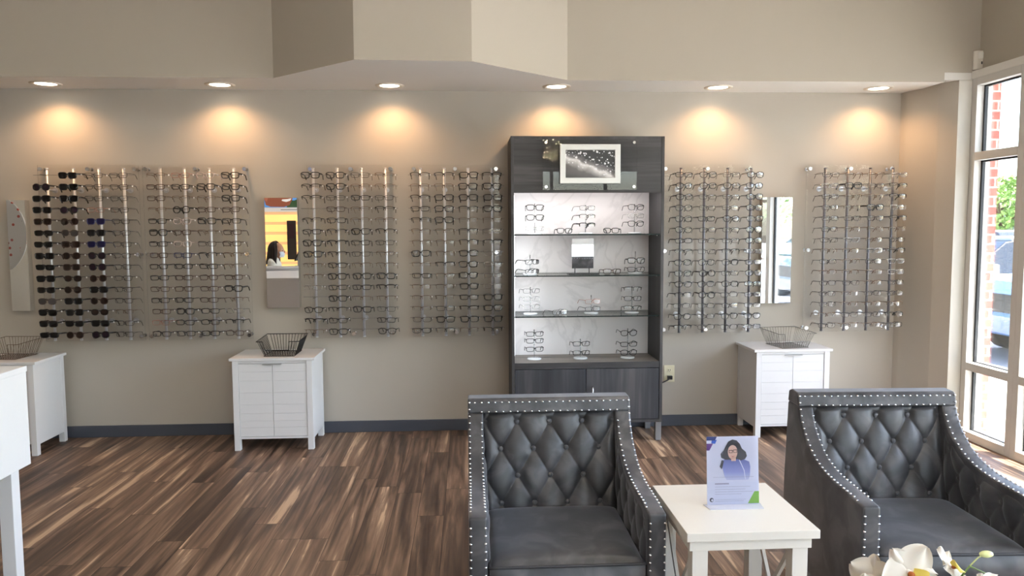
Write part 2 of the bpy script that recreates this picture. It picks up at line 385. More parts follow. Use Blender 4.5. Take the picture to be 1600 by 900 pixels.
# windows along the right wall
def window(idx, y0, y1, door=False, rails=(0.51, 1.94)):
    w = 0.05
    root = bpy.data.objects.new(('door_' if door else 'window_') + str(idx), None); C.objects.link(root); root.location = (XW, y0, 0); root['kind'] = 'structure'
    f = MB(); x0, x1 = XW, XW + 0.11
    f.box(x0, x1, y0, y0 + w, 0, 2.462); f.box(x0, x1, y1 - w, y1, 0, 2.462)
    f.box(x0, x1, y0 + w, y1 - w, 2.41, 2.462); f.box(x0, x1, y0 + w, y1 - w, 0.0, 0.058)
    for r in rails: f.box(x0, x1, y0 + w, y1 - w, r - 0.03, r + 0.025)
    if door:
        f.box(x0, x1, y0 + w, y1 - w, 0.058, 0.22)
    build('window_frame' if not door else 'door_frame', f, FRAME_AL, root, 0.002)
    zs = [0.22 if door else 0.058] + [z for r in rails for z in (r - 0.03, r + 0.025)] + [2.41]
    for a, b in zip(zs[0::2], zs[1::2]):
        g = MB().box(x0 + 0.058, x0 + 0.064, y0 + w + 0.012, y1 - w - 0.012, a + 0.010, b - 0.010)
        build('pane', g, WINGLASS, root)
        k = MB()
        k.box(x0 + 0.05, x0 + 0.07, y0 + w, y0 + w + 0.014, a, b); k.box(x0 + 0.05, x0 + 0.07, y1 - w - 0.014, y1 - w, a, b)
        k.box(x0 + 0.05, x0 + 0.07, y0 + w, y1 - w, b - 0.011, b); k.box(x0 + 0.05, x0 + 0.07, y0 + w, y1 - w, a, a + 0.006)
        build('gasket', k, GASKET, root)
    if door:
        build('push_bar', MB().tube([(x0 + 0.0, y0 + 0.08, 1.1), (x0 - 0.05, y0 + 0.08, 1.1), (x0 - 0.05, y1 - 0.08, 1.1), (x0, y1 - 0.08, 1.1)], 0.014, 8), CHROME, root)
    return root
window(1, 4.59, 5.10)
window(2, 3.42, 4.59)
window(3, 2.36, 3.42)
window(1, 1.36, 2.36, door=True, rails=(2.12,))
window(4, 0.20, 1.36)
window(5, -1.5, 0.20)
window(6, YB, -1.5)

# ------------------------------------------------------------------ outside
GRASS = simple('grass', rgb(96, 120, 60), 0.9, noise=0.2, nscale=3)
PAVE = simple('asphalt_light', rgb(150, 150, 150), 0.9, noise=0.06, nscale=2)
WALK = simple('sidewalk_concrete', rgb(205, 202, 196), 0.9, noise=0.05, nscale=3)
struct('ground', MB().box(5.6, 160, -80, 120, -0.24, -0.14).box(-60, 5.6, -80, -5.6, -0.24, -0.14), PAVE)
struct('sidewalk', MB().box(3.56, 5.6, -5.6, 120, -0.24, -0.02).box(-60, 3.56, -5.6, YB - 0.15, -0.24, -0.02), WALK)
struct('wall_brick_pier', MB().box(3.575, 3.757, 5.285, 5.75, -0.02, 3.1), BRICK)
struct('trim_3', MB().box(3.535, 3.597, 5.18, 5.28, -0.02, 2.5), WHITE_TRIM, label='white exterior frame post beside the brick pier')
struct('ceiling_canopy_with_added_front', MB().box(3.60, 4.42, -5.4, 7.5, 2.88, 3.0).box(-6, 3.60, -5.4, YB - 0.15, 2.88, 3.0), CEILW)  # front stretch added out of view to keep sun out of the storefront
struct('wall_far_building', MB().box(58, 70, 20, 90, -0.14, 3.0), simple('far_building_wall', rgb(120, 122, 128), 0.8, noise=0.05, nscale=1))
struct('grass_verge', MB().box(38, 52, -40, 110, -0.14, -0.10), GRASS)

def car(loc, rotz, paint, label, name='suv', suv=True):
    root = thing(name, loc, label, 'car', 'cars in the parking lot'); root.rotation_euler = (0, 0, rotz)
    body = simple('car_paint_' + paint[0], paint[1], 0.25, coat=0.6, noise=0.01)
    dark = simple('car_glass', rgb(30, 38, 48), 0.08, noise=0.01); chrome = CHROME
    h = 1.72 if suv else 1.42; bl = 1.02 if suv else 0.88
    # lower body: nose at x=0, tail at x=4.6
    prof = [(0.05, 0.32), (0.0, 0.55), (0.05, bl - 0.22), (0.28, bl - 0.08), (1.15, bl + 0.02), (4.45, bl + 0.03), (4.58, bl - 0.2), (4.6, 0.5), (4.5, 0.3)]
    def sec(y, k): return [(x * (1) + (0.10 * k if x < 2 else -0.10 * k), y, z - 0.04 * k * (1 if z > 0.6 else 0)) for x, z in prof]
    mb = MB(); ys = [(-0.93, 1), (-0.9, 0.45), (-0.72, 0), (0.72, 0), (0.9, 0.45), (0.93, 1)]; n = len(prof)
    vs = [v for y, k in ys for v in sec(y, k)]; fs = [tuple(range(n)), tuple(range((len(ys) - 1) * n, len(ys) * n))[::-1]]
    for i in range(len(ys) - 1):
        for k in range(n): l = (k + 1) % n; fs.append((i * n + k, i * n + l, (i + 1) * n + l, (i + 1) * n + k))
    mb.add(vs, fs); build('car_body', mb, body, root, 0.03, local=True)
    cab = [(1.15, bl), (1.85, h - 0.06), (2.2, h), (3.9 if suv else 3.2, h - 0.02), (4.42 if suv else 4.1, bl)]
    m = len(cab); vs = []
    for y, kk in ((-0.84, 0), (0.84, 0)):
        for x, z in cab: vs.append((x, y * (1 - 0.22 * (z - bl) / (h - bl)), z))
    build('cabin_glass', MB().add(vs, [tuple(range(m)), tuple(range(m, 2 * m))[::-1]] + [(k, (k + 1) % m, m + (k + 1) % m, m + k) for k in range(m)]), dark, root, 0.02, local=True)
    w = 0.84 * (1 - 0.22 * 0.97)
    build('roof', MB().box(1.95, 3.95 if suv else 3.25, -w - 0.01, w + 0.01, h - 0.05, h + 0.015), body, root, 0.02, local=True)
    for (x, y) in ((0.9, -0.84), (0.9, 0.84), (3.75, -0.84), (3.75, 0.84)):
        wh = build('wheel', MB().cyl((x, y - 0.11, 0.34), (x, y + 0.11, 0.34), 0.34, 20), RUBBER, root, 0.02, local=True)
        build('hub', MB().cyl((x, y - 0.12, 0.34), (x, y + 0.12, 0.34), 0.2, 14), chrome, wh, local=True)
    for s in (-1, 1):
        build('headlight', MB().box(0.02, 0.22, min(s * 0.55, s * 0.86), max(s * 0.55, s * 0.86), bl - 0.3, bl - 0.17), simple('headlight', rgb(225, 230, 235), 0.1), root, 0.02, local=True)
        build('side_mirror', MB().box(1.35, 1.5, min(s * 0.9, s * 1.06), max(s * 0.9, s * 1.06), bl, bl + 0.16), body, root, 0.02, local=True)
    build('grille', MB().box(-0.02, 0.04, -0.5, 0.5, bl - 0.42, bl - 0.2), BLACKP, root, 0.01, local=True)
    return root
G = -0.14
car((6.2, 8.75, G), 0, ('blue', rgb(52, 84, 128)), 'dark blue car parked nose in, seen through the window beside the brick pier')
car((6.3, 11.9, G), 0, ('silver', rgb(196, 200, 204)), 'silver low sedan parked beyond the dark blue car outside the window', 'sedan', False)
car((6.4, -4.2, G), 0, ('navy', rgb(36, 52, 84)), 'navy car reflected in the tall wall mirror right of the right hand racks')
car((6.4, -7.4, G), 0, ('white', rgb(225, 226, 228)), 'white car parked beside the navy car, glimpsed in the wall mirror', 'sedan', False)
car((19.5, 24.5, G), PI / 2, ('pearl', rgb(228, 228, 226)), 'white car parked far across the lot under the tree', 'sedan', False)

def tree(x, y, z0, h, r, label, seed):
    rnd = random.Random(seed)
    root = thing('leafy_tree', (x, y, z0), label, 'tree', 'trees across the parking lot')
    t = MB().tube([(0, 0, 0), (0.1, 0, h * 0.25), (0, 0.1, h * 0.5), (0.05, 0, h * 0.75)], [0.16, 0.13, 0.1, 0.05], 8)
    for k in range(5):
        a = k * 1.3; t.tube([(0, 0, h * 0.35), (cos(a) * r * 0.4, sin(a) * r * 0.4, h * 0.6), (cos(a) * r * 0.6, sin(a) * r * 0.6, h * 0.75)], [0.07, 0.05, 0.02], 5)
    build('trunk', t, simple('bark', rgb(84, 70, 56), 0.9, noise=0.1), root, local=True)
    m = MB()
    for k in range(2600):
        while True:
            p = Vector((rnd.uniform(-1, 1), rnd.uniform(-1, 1), rnd.uniform(-1, 1)))
            if 0.25 < p.length < 1 + 0.12 * sin(7 * p.x) + 0.1 * cos(9 * p.z + 4 * p.y): break
        c = Vector((p.x * r, p.y * r, h * 0.62 + p.z * h * 0.38)); s = 0.13
        a = Vector((rnd.uniform(-1, 1), rnd.uniform(-1, 1), rnd.uniform(-1, 1))).normalized(); b = a.orthogonal().normalized(); d = a.cross(b)
        m.add([c - b * s, c + d * s * 0.5, c + b * s, c - d * s * 0.5], [(0, 1, 2, 3)])
    build('foliage', m, simple('leaves', rgb(104, 136, 62), 0.6, noise=0.3, nscale=1.5), root, recalc=False, local=True)
tree(24.5, 34.0, -0.1, 3.9, 2.0, 'green leafy tree seen above the cars through the window', 1)
tree(10.5, -16.0, -0.1, 6.5, 3.0, 'green leafy tree reflected in the top of the right wall mirror', 2)
tree(17.5, -15.0, -0.1, 6.0, 2.6, 'green tree farther along, reflected at the upper edge of the right wall mirror', 3)

# ------------------------------------------------------------------ downlights
for i, x in enumerate(DOWN_X):
    words = ['at the far left end', 'over the second rack from the left', 'under the angled soffit bump', 'above the tall display cabinet', 'above the rack right of the display cabinet', 'at the far right end near the window']
    t = thing('recessed_downlight', (x, DOWN_Y, H), 'glowing round recessed downlight in the white soffit, ' + words[i], 'ceiling light', 'recessed downlights in the soffit')
    build('trim_ring', MB().lathe([(0.066, 0.006), (0.068, -0.004), (0.082, -0.007), (0.098, -0.003), (0.099, 0.002)], n=36), TRIMR, t, local=True)
    build('lens', MB().lathe([(0.0001, -0.002), (0.066, -0.0015), (0.067, 0.004)], n=32), LAMP, t, local=True)
    l = bpy.data.lights.new('downlight_bulb', 'SPOT'); l.energy = 17; l.color = (1.0, 0.56, 0.26); l.spot_size = math.radians(142); l.spot_blend = 0.75; l.shadow_soft_size = 0.03
    o = bpy.data.objects.new('downlight_bulb', l); C.objects.link(o); o.location = (x, DOWN_Y, H - 0.012)
for k, (x, y) in enumerate(ROOM_LIGHTS):
    t = thing('ceiling_light', (x, y, CEIL), 'rectangular lit ceiling light panel in the main ceiling', 'ceiling light', 'light panels in the main ceiling')
    build('frame', MB().box(-0.62, 0.62, -0.32, -0.28, -0.05, 0).box(-0.62, 0.62, 0.28, 0.32, -0.05, 0).box(-0.62, -0.58, -0.28, 0.28, -0.05, 0).box(0.58, 0.62, -0.28, 0.28, -0.05, 0), WHITE_TRIM, t, 0.003, local=True)
    build('diffuser', MB().box(-0.58, 0.58, -0.28, 0.28, -0.03, -0.01), PANEL_EM, t, local=True)

# ------------------------------------------------------------------ eyewear
FR = {}
def frame_mat(key):
    if key in FR: return FR[key]
    d = {'black': (rgb(16, 15, 16), 0.25, 0), 'tortoise': (rgb(58, 36, 26), 0.3, 0), 'gunmetal': (rgb(52, 50, 50), 0.3, 0.8), 'bronze': (rgb(112, 86, 64), 0.3, 0.8),
         'silver': (rgb(170, 168, 166), 0.25, 0.9), 'rose': (rgb(176, 120, 104), 0.3, 0.5), 'crystal': (rgb(214, 196, 188), 0.2, 0), 'navy': (rgb(34, 38, 84), 0.3, 0), 'brown': (rgb(74, 52, 40), 0.3, 0.1)}[key]
    FR[key] = simple(key + '_frame', d[0], d[1], metal=d[2], noise=0.08, nscale=160 if key == 'tortoise' else 40, coat=0.3)
    return FR[key]
def sun_lens(key):
    k = 'L' + key
    if k in FR: return FR[k]
    c = {'black': rgb(16, 14, 16), 'brown': rgb(34, 20, 16), 'navy': rgb(26, 22, 64), 'smoke': rgb(70, 66, 66), 'purple': rgb(36, 20, 36)}[key]
    FR[k] = simple('sun_lens_' + key, c, 0.08, spec=0.4, noise=0.02); return FR[k]

def lens_outline(shape, n=22):
    out = []
    P = {'square': (0.0268, 0.0195, 3.6), 'rect': (0.0272, 0.0158, 4.0), 'round': (0.0245, 0.0215, 2.2), 'panto': (0.0258, 0.0198, 2.6), 'cat': (0.0275, 0.0178, 2.9), 'wide': (0.0285, 0.0168, 3.2)}[shape]
    a, b, e = P
    for i in range(n):
        t = 2 * PI * i / n; c, s = cos(t), sin(t)
        x = a * math.copysign(abs(c) ** (2 / e), c); z = b * math.copysign(abs(s) ** (2 / e), s)
        if shape in ('square', 'wide', 'cat', 'rect', 'panto'): x *= 1 + 0.10 * (z / b) * (0.9 if shape != 'rect' else 0.4)
        if shape == 'cat' and z > 0: z += 0.004 * max(0, x / a) ** 2
        out.append((x, z))
    return out                       # x positive = outwards
MESHES = {}
def glasses_meshes(shape, thick, half, color, lens):
    """returns (frame mesh, [temple meshes], [lens meshes], top z)"""
    key = (shape, thick, half, color, lens)
    if key in MESHES: return MESHES[key]
    r = {'T': 0.0032, 'M': 0.0024, 'S': 0.0014}[thick]; cx = 0.0335
    fm = frame_mat(color); ol = lens_outline(shape); n = len(ol)
    def bend(x, z): return (x, 0.9 * x * x, z)
    f = MB()
    for s in (-1, 1):
        pts = [bend(s * (cx + x), z) for x, z in ol]
        if half:
            up = [pts[i % n] for i in range(-1, n // 2 + 2)]
            f.tube(up, r, 6, flat=1.3)
        else: f.tube(pts, r, 6, closed=True, flat=1.2)
        hx = cx + max(x for x, z in ol) * 0.97
        f.tube([bend(s * hx, 0.0095), (s * (hx + 0.004), 0.006, 0.0105), (s * (hx + 0.0045), 0.011, 0.0105)], max(r, 0.0014), 6, flat=1.5)
    bx = cx - max(-x for x, z in ol) * 0.96; zb = 0.006 if shape != 'round' else 0.007
    f.tube([(-bx, 0.0002, zb), (-bx * 0.4, -0.0016, zb + 0.003), (bx * 0.4, -0.0016, zb + 0.003), (bx, 0.0002, zb)], max(r, 0.0013), 6, flat=1.4)
    for s in (-1, 1):
        f.tube([(s * bx * 1.0, 0.001, -0.002), (s * bx * 0.8, 0.006, -0.004), (s * bx * 0.85, 0.007, -0.011)], 0.0013, 5)
    fme = f.mesh('frame', fm)
    tm = []; hx = cx + max(x for x, z in ol) * 0.97 + 0.0045; rt = {'T': 0.0026, 'M': 0.0020, 'S': 0.0013}[thick]
    for s in (-1, 1):
        t = MB().tube([(s * hx, 0.011, 0.0105), (s * (hx + 0.001), 0.05, 0.0108), (s * (hx - 0.001), 0.088, 0.0095), (s * (hx - 0.003), 0.104, 0.003), (s * (hx - 0.006), 0.128, -0.021)],
                      [rt, rt, rt, rt * 1.25, rt * 1.35], 6, flat=1.8 if thick == 'T' else 1.3)
        tm.append(t.mesh('temple', fm))
    lm = []
    for s in (-1, 1):
        vs = [bend(s * (cx + x * 0.985), z * 0.985) for x, z in ol]; c = bend(s * cx, 0); vs.append((c[0], c[1] - 0.0016, c[2]))
        l = MB().add(vs, [((i + 1) % n, i, n) if s > 0 else (i, (i + 1) % n, n) for i in range(n)], True)
        lm.append(l.mesh('lens', lens))
    MESHES[key] = (fme, tm, lm)
    return MESHES[key]
TAG_ME = MB().box(-0.0045, 0.0045, -0.001, 0.001, -0.009, 0).mesh('price_tag', TAGW)
NUM = ['top', 'second', 'third', 'fourth', 'fifth', 'sixth', 'seventh', 'eighth', 'ninth', 'tenth', 'eleventh', 'twelfth', 'thirteenth', 'fourteenth', 'bottom']
ROD = ['first', 'second', 'third', 'fourth']
#        shape, thick, half rim, colour, lens key, words
STY = {'K': ('square', 'T', 0, 'black', 'c', 'thick black square'), 'k': ('rect', 'M', 0, 'black', 'c', 'black rectangular'), 'b': ('rect', 'M', 0, 'brown', 'c', 'brown rectangular'),
       'B': ('wide', 'M', 1, 'black', 'c', 'black half-rim'), 't': ('rect', 'S', 0, 'gunmetal', 'c', 'thin dark metal'), 'g': ('rect', 'S', 1, 'bronze', 'c', 'thin bronze half-rim'),
       's': ('rect', 'S', 0, 'silver', 'c', 'thin silver'), 'o': ('panto', 'M', 0, 'black', 'c', 'rounded black'), 'O': ('round', 'T', 0, 'black', 'c', 'thick round black'),
       'w': ('panto', 'M', 0, 'crystal', 'c', 'pale clear'), 'r': ('rect', 'S', 0, 'rose', 'c', 'rose coloured thin'), 'n': ('rect', 'M', 0, 'navy', 'c', 'navy rectangular'),
       'T': ('square', 'T', 0, 'tortoise', 'c', 'dark tortoise square'), 'c': ('cat', 'M', 0, 'black', 'c', 'black cat-eye'), 'h': ('wide', 'T', 1, 'black', 'c', 'thick black browline'),
       '1': ('square', 'T', 0, 'black', 'black', 'black square dark lens'), '2': ('round', 'T', 0, 'black', 'purple', 'round purple-black'), '3': ('cat', 'T', 0, 'black', 'black', 'black cat-eye dark lens'),
       '4': ('square', 'T', 0, 'tortoise', 'brown', 'brown square'), '5': ('round', 'M', 0, 'tortoise', 'brown', 'round brown'), '6': ('panto', 'S', 0, 'gunmetal', 'brown', 'thin-rimmed brown'),
       '7': ('square', 'M', 0, 'navy', 'navy', 'navy blue'), '8': ('panto', 'M', 0, 'tortoise', 'smoke', 'smoky tortoise'), '9': ('wide', 'T', 0, 'black', 'black', 'wide black')}
rnd = random.Random(11)
def make_glasses(code, loc, label, group, yaw=0.0, roll=0.0, pitch=0.0, tagp=0.5, blue=False, scale=1.0):
    sh, th, hf, colr, lk, words = STY[code]
    sung = lk != 'c'
    lens = (LENS_BLUE if blue else LENS) if not sung else sun_lens(lk)
    fme, tm, lm = glasses_meshes(sh, th, hf, colr, lens)
    root = thing('sunglasses' if sung else 'eyeglasses', loc, label.replace('{}', words), 'sunglasses' if sung else 'eyeglasses', group)
    root.rotation_euler = (pitch, roll, yaw); root.scale = (scale,) * 3
    link_child('frame', fme, root)
    for m_ in tm: link_child('temple', m_, root)
    for m_ in lm: link_child('lens', m_, root)
    if rnd.random() < tagp: link_child('price_tag', TAG_ME, root, (0.0695, 0.045, 0.010), (0, 0.2, 1.2))
    return root

# ------------------------------------------------------------------ acrylic wall racks
PY = D - 0.05          # acrylic sheet
RY = 5.39              # rods
GY = 5.305             # frame fronts
ROWZ = [1.835 - 0.0763 * i for i in range(15)]
RACKS = [
 dict(x=(-2.935, -2.262), rods=(-2.826, -2.652, -2.484, -2.322), name='leftmost rack', caps='leftmost clear acrylic wall rack, holding rows of dark sunglasses',
      rows=('x12111311191393'[:15], '111289854565195', 'tttr71799556193', 'ttttttttttttgtt')),
 dict(x=(-2.236, -1.52), rods=(-2.081, -1.920, -1.755, -1.592), name='second rack from left', caps='second clear acrylic wall rack from the left, full of thin eyeglasses',
      rows=('gbbgkKkbkkbkbrk', 'rkgOwbwnkbbkKkk', 'wKgbKgtBkbbbkkk', 'KKKbkbbggbKgsBb')),
 dict(x=(-1.115, -0.515), rods=(-1.056, -0.893, -0.728, -0.564), name='third rack from left', caps='third clear acrylic wall rack from the left, right of the poster mirror',
      rows=('KBBxBkKKggsxohg', 'KKtbkBhBkKkKBkK', 'tgkggKktgKkgKxx', 'ggtBgBtggKhgtko')),
 dict(x=(-0.395, 0.225), rods=(-0.322, -0.158, 0.006, 0.172), name='rack just left of cabinet', caps='clear acrylic wall rack just left of the tall display cabinet',
      rows=('BgBkBggKgkgggtk', 'BgKKKgggBgggtKB', 'KKKBgBBKKKKkBKg', 'BKKKgsBssssKKKB')),
 dict(x=(1.395, 2.055), rods=(1.507, 1.676, 1.843, 2.011), name='rack just right of cabinet', caps='clear acrylic wall rack just right of the tall display cabinet, with rounded black frames',
      rows=('koooookBoooBtoB', 'oottktttoOoOttt', 'tottottBotottot', 'oooooootkokttot')),
 dict(x=(2.455, 3.105), rods=(2.552, 2.718, 2.884, 3.050), name='rightmost rack', caps='rightmost clear acrylic wall rack, nearest the window, with thin rimless frames',
      rows=('tstttttgtgtttgt', 'gKggtgsgggtggtg', 'gtgKtggstggtgtg', 'sBBsBgtBssttgBt')),
]
ROW1 = 'x121149313891311'
RACKS[0]['rows'] = ('x21149319138119', '111258454651135', 'tttr71722515612', 'ttttttttttttgtt')
def lens_to_bar_mesh():
    m = MB().tube([(-0.085, 0, 0), (0.085, 0, 0)], 0.0016, 6)
    m.box(-0.004, 0.004, -0.073, 0, -0.004, 0.001)
    return m
BAR_ME = None
def rod_meshes():
    global BAR_ME
    BAR_ME = lens_to_bar_mesh().mesh('holder_bar', simple('clear_bar', rgb(120, 116, 112), 0.3, metal=0.4, noise=0.03))
rod_meshes()
ROD_ME = MB().cyl((0, 0, 0.722), (0, 0, 1.882), 0.0092, 14).cyl((0, 0, 1.882), (0, 0, 1.888), 0.0105, 14).cyl((0, 0, 0.716), (0, 0, 0.722), 0.0105, 14).mesh('rod', simple('satin_rod', (0.74, 0.76, 0.80, 1), 0.45, metal=0.75, noise=0.03))
ROD_DARK = ROD_ME.copy(); ROD_DARK.materials.clear(); ROD_DARK.materials.append(simple('backlit_grey_rod', rgb(116, 116, 122), 0.4, metal=0.55, noise=0.04))  # right racks' rods: backlit shade put into a darker copy of the rod
STAND_ME = MB().cyl((0, 0, 0), (0, -0.066, 0), 0.009, 14).cyl((0, -0.062, 0), (0, -0.072, 0), 0.0135, 16).cyl((0, 0, 0), (0, -0.006, 0), 0.0125, 16).mesh('standoff', CHROME)
MOUNT_ME = MB().cyl((0, PY, 0), (0, PY - 0.007, 0), 0.018, 18).cyl((0, PY - 0.007, 0), (0, RY, 0), 0.0065, 10).mesh('rod_mount', STEEL)
stuff_meshes = []
for ri, R in enumerate(RACKS):
    x0, x1 = R['x']; xc = (x0 + x1) / 2
    root = thing('eyewear_rack', (xc, D, 0), R['caps'], 'eyewear rack', 'acrylic eyewear racks on the back wall')
    p = MB(); z0, z1 = 0.700, 1.915
    p.add([(x, y, z) for z in (z0, z1) for y in (PY, PY - 0.008) for x in (x0, x1)], [(0, 1, 5, 4), (2, 6, 7, 3)])
    p.k = 1; p.add([(x, y, z) for z in (z0, z1) for y in (PY, PY - 0.008) for x in (x0, x1)], [(0, 2, 3, 1), (4, 5, 7, 6), (0, 4, 6, 2), (1, 3, 7, 5)])
    build('acrylic_panel', p, [ACRYL, ACRYL_EDGE], root)
    for z in (1.888, 1.30, 0.728):
        for x in ((x0 + 0.022, xc, x1 - 0.022) if z != 1.30 else (x0 + 0.022, x1 - 0.022)):
            link_child('standoff', STAND_ME, root, (x - xc, 0, z))
    for k, rx in enumerate(R['rods']):
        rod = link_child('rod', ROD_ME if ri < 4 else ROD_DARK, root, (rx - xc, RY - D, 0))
        for zz in (ROWZ[1] - 0.016, ROWZ[13] - 0.003): link_child('rod_mount', MOUNT_ME, rod, (0, -RY, zz))
        for z in ROWZ: link_child('holder_bar', BAR_ME, rod, (0, -0.0105, z + 0.0058))
        for j, code in enumerate(R['rows'][k]):
            if code == 'x': continue
            yaw = (-0.12, -0.12, -0.06, 0.0, 0.13, 0.06)[ri] + rnd.gauss(0, 0.035); roll = rnd.gauss(0, 0.012); dx = rnd.gauss(0, 0.002)
            loc = (rx + dx, GY + rnd.gauss(0, 0.002), ROWZ[j] - 0.0012)
            if ri == 5 and k > 0:
                stuff_meshes.append((code, loc, yaw, roll)); continue
            g = ('eyeglasses' if STY[code][4] == 'c' else 'sunglasses') + ' hanging on the ' + R['name']
            nm = 'sunglasses' if STY[code][4] != 'c' else 'eyeglasses'
            pos = (NUM[j] + (' row' if j in (0, 14) else ' row down'))
            make_glasses(code, loc, '{} %s, %s, %s rod of the %s' % (nm, pos, ROD[k], R['name']), g, yaw=yaw, roll=roll, pitch=rnd.gauss(-0.02, 0.03),
                         tagp=0.65 if ri < 4 else 0.35, blue=(ri == 4 and k == 3), scale=1.0)
# pairs past three hundred: one mass
allm = MB(); mats_ = []; idx = {}
for code, loc, yaw, roll in stuff_meshes:
    sh, th, hf, colr, lk, words = STY[code]
    fme, tm, lm = glasses_meshes(sh, th, hf, colr, LENS)
    M4 = Matrix.Translation(loc) @ Matrix.Rotation(yaw, 4, 'Z') @ Matrix.Rotation(roll, 4, 'Y')
    for me in [fme] + tm + lm:
        mt = me.materials[0]
        if mt.name not in idx: idx[mt.name] = len(mats_); mats_.append(mt)
        allm.k = idx[mt.name]
        allm.add([M4 @ v.co for v in me.vertices], [tuple(q.vertices) for q in me.polygons], True)
o = build('eyeglasses_rows', allm, mats_, recalc=False)
tag(o, 'rows of thin rimmed eyeglasses on the three right-hand rods of the rightmost rack', 'eyeglasses', kind='stuff')

# ------------------------------------------------------------------ tall display cabinet
X0, X1, YF, YK = 0.291, 1.328, 5.15, 5.53
cab = thing('display_cabinet', ((X0 + X1) / 2, 5.34, 0), 'tall charcoal wood display cabinet with lit white back standing against the wall', 'display cabinet')
build('side_panel', MB().box(X0, X0 + 0.02, YF, YK, 0.13, 2.08), CASE_SIDE, cab, 0.001)
build('side_panel', MB().box(X1 - 0.02, X1, YF, YK, 0.13, 2.08), CASE_SIDE, cab, 0.001)
build('top_panel', MB().box(X0 + 0.02, X1 - 0.02, YF + 0.002, YK, 2.06, 2.08), CASE_SIDE, cab, 0.001)
build('header_panel', MB().box(X0 + 0.02, X1 - 0.022, YF + 0.001, YF + 0.02, 1.705, 2.06), DARKWOOD_H, cab, 0.001)
build('back_panel', MB().box(X0 + 0.02, X1 - 0.02, 5.505, 5.52, 0.13, 2.06), MARBLE, cab)
build('ledge', MB().box(X0 + 0.02, X1 - 0.022, YF + 0.004, 5.505, 0.514, 0.553), GREYWOOD_TOP, cab, 0.001)
build('ledge_front', MB().box(X0 + 0.02, X1 - 0.022, YF + 0.001, YF + 0.004, 0.512, 0.5535), DARKWOOD_H, cab)
build('bottom_rail', MB().box(X0 + 0.02, X1 - 0.02, YF + 0.002, 5.505, 0.13, 0.152), CASE_SIDE, cab, 0.001)
for s in (0, 1):
    a, b = (X0 + 0.023, 0.797) if s == 0 else (0.801, X1 - 0.025)
    d = build('door', MB().box(a, b, YF + 0.001, YF + 0.018, 0.155, 0.508), DARKWOOD_V, cab, 0.001)
    hx = 0.757 if s == 0 else 0.842
    if s == 1: build('handle', MB().tube([(hx, YF + 0.001, 0.385), (hx, YF - 0.028, 0.385), (hx, YF - 0.028, 0.295), (hx, YF + 0.001, 0.295)], 0.0045, 8), CHROME, d)
for (x, y) in ((X0 + 0.003, YF + 0.008), (X1 - 0.043, YF + 0.008), (X0 + 0.003, 5.47), (X1 - 0.043, 5.47)):
    build('leg', MB().box(x, x + 0.04, y, y + 0.04, 0, 0.13), simple('leg_metal', rgb(150, 152, 156), 0.35, metal=0.6, noise=0.02), cab, 0.002)
SHZ = (1.4275, 1.149, 0.8715)
for z in SHZ:
    g = MB(); a, b, c, d = X0 + 0.022, X1 - 0.022, YF + 0.012, 5.50
    g.add([(a, c, z - 0.008), (b, c, z - 0.008), (b, d, z - 0.008), (a, d, z - 0.008), (a, c, z), (b, c, z), (b, d, z), (a, d, z)], [(3, 2, 1, 0), (4, 5, 6, 7)])
    g.k = 1; g.add([(a, c, z - 0.008), (b, c, z - 0.008), (b, d, z - 0.008), (a, d, z - 0.008), (a, c, z), (b, c, z), (b, d, z), (a, d, z)], [(0, 1, 5, 4), (2, 3, 7, 6), (1, 2, 6, 5), (3, 0, 4, 7)])
    sh = build('glass_shelf', g, [SHELFGL, SHELF_EDGE], cab)
    for xx, s in ((a, 1), (b, -1)):
        for yy in (YF + 0.06, 5.44): build('shelf_pin', MB().cyl((xx - s * 0.002, yy, z - 0.012), (xx + s * 0.012, yy, z - 0.012), 0.0038, 8), CHROME, sh)
build('light_strip', MB().box(0.34, 1.28, YF + 0.024, YF + 0.044, 1.708, 1.72), simple('led_strip', (1, 1, 1, 1), 0.4, emit=(1, 0.95, 0.92, 1), estr=6), cab)
area('cabinet_strip_light', (0.81, YF + 0.06, 1.705), (math.radians(18), 0, 0), 0.9, 0.03, 1.8, (1.0, 0.93, 0.92))
build('light_strip', MB().box(X0 + 0.0205, X0 + 0.0235, YF + 0.026, YF + 0.034, 0.60, 1.69), simple('added_side_strip', (1, 1, 1, 1), 0.4, emit=(0.95, 0.97, 1, 1), estr=2), cab)  # strip and area light below are added, unseen, to brighten the shelves
area('cabinet_side_fill', (X0 + 0.04, YF + 0.04, 1.14), (math.radians(90), 0, math.radians(-42)), 0.02, 1.0, 2.4, (0.94, 0.96, 1.0))
# header sign plate and picture
sg = thing('acrylic_sign_plate', (0.8165, YF, 1.722), 'clear acrylic plate with round standoffs on the header of the tall display cabinet', 'sign plate')
p = MB(); ya, yb = 5.112, 5.118; bx_ = [(x, y, z) for z in (1.722, 2.054) for y in (ya, yb) for x in (0.502, 1.131)]
p.add(bx_, [(0, 1, 5, 4), (2, 6, 7, 3)]); p.k = 1; p.add(bx_, [(0, 2, 3, 1), (4, 5, 7, 6), (0, 4, 6, 2), (1, 3, 7, 5)])
build('acrylic_plate', p, [PLATE, glassy('plate_edge', (0.7, 0.75, 0.75, 1), 1, 0.2, 0.2)], sg)
for x, z in ((0.522, 1.742), (1.111, 1.742), (1.111, 2.034), (0.522, 2.034)):
    build('standoff', MB().cyl((x, YF + 0.002, z), (x, 5.104, z), 0.006, 12).cyl((x, 5.112, z), (x, 5.103, z), 0.0095, 16), CHROME, sg)
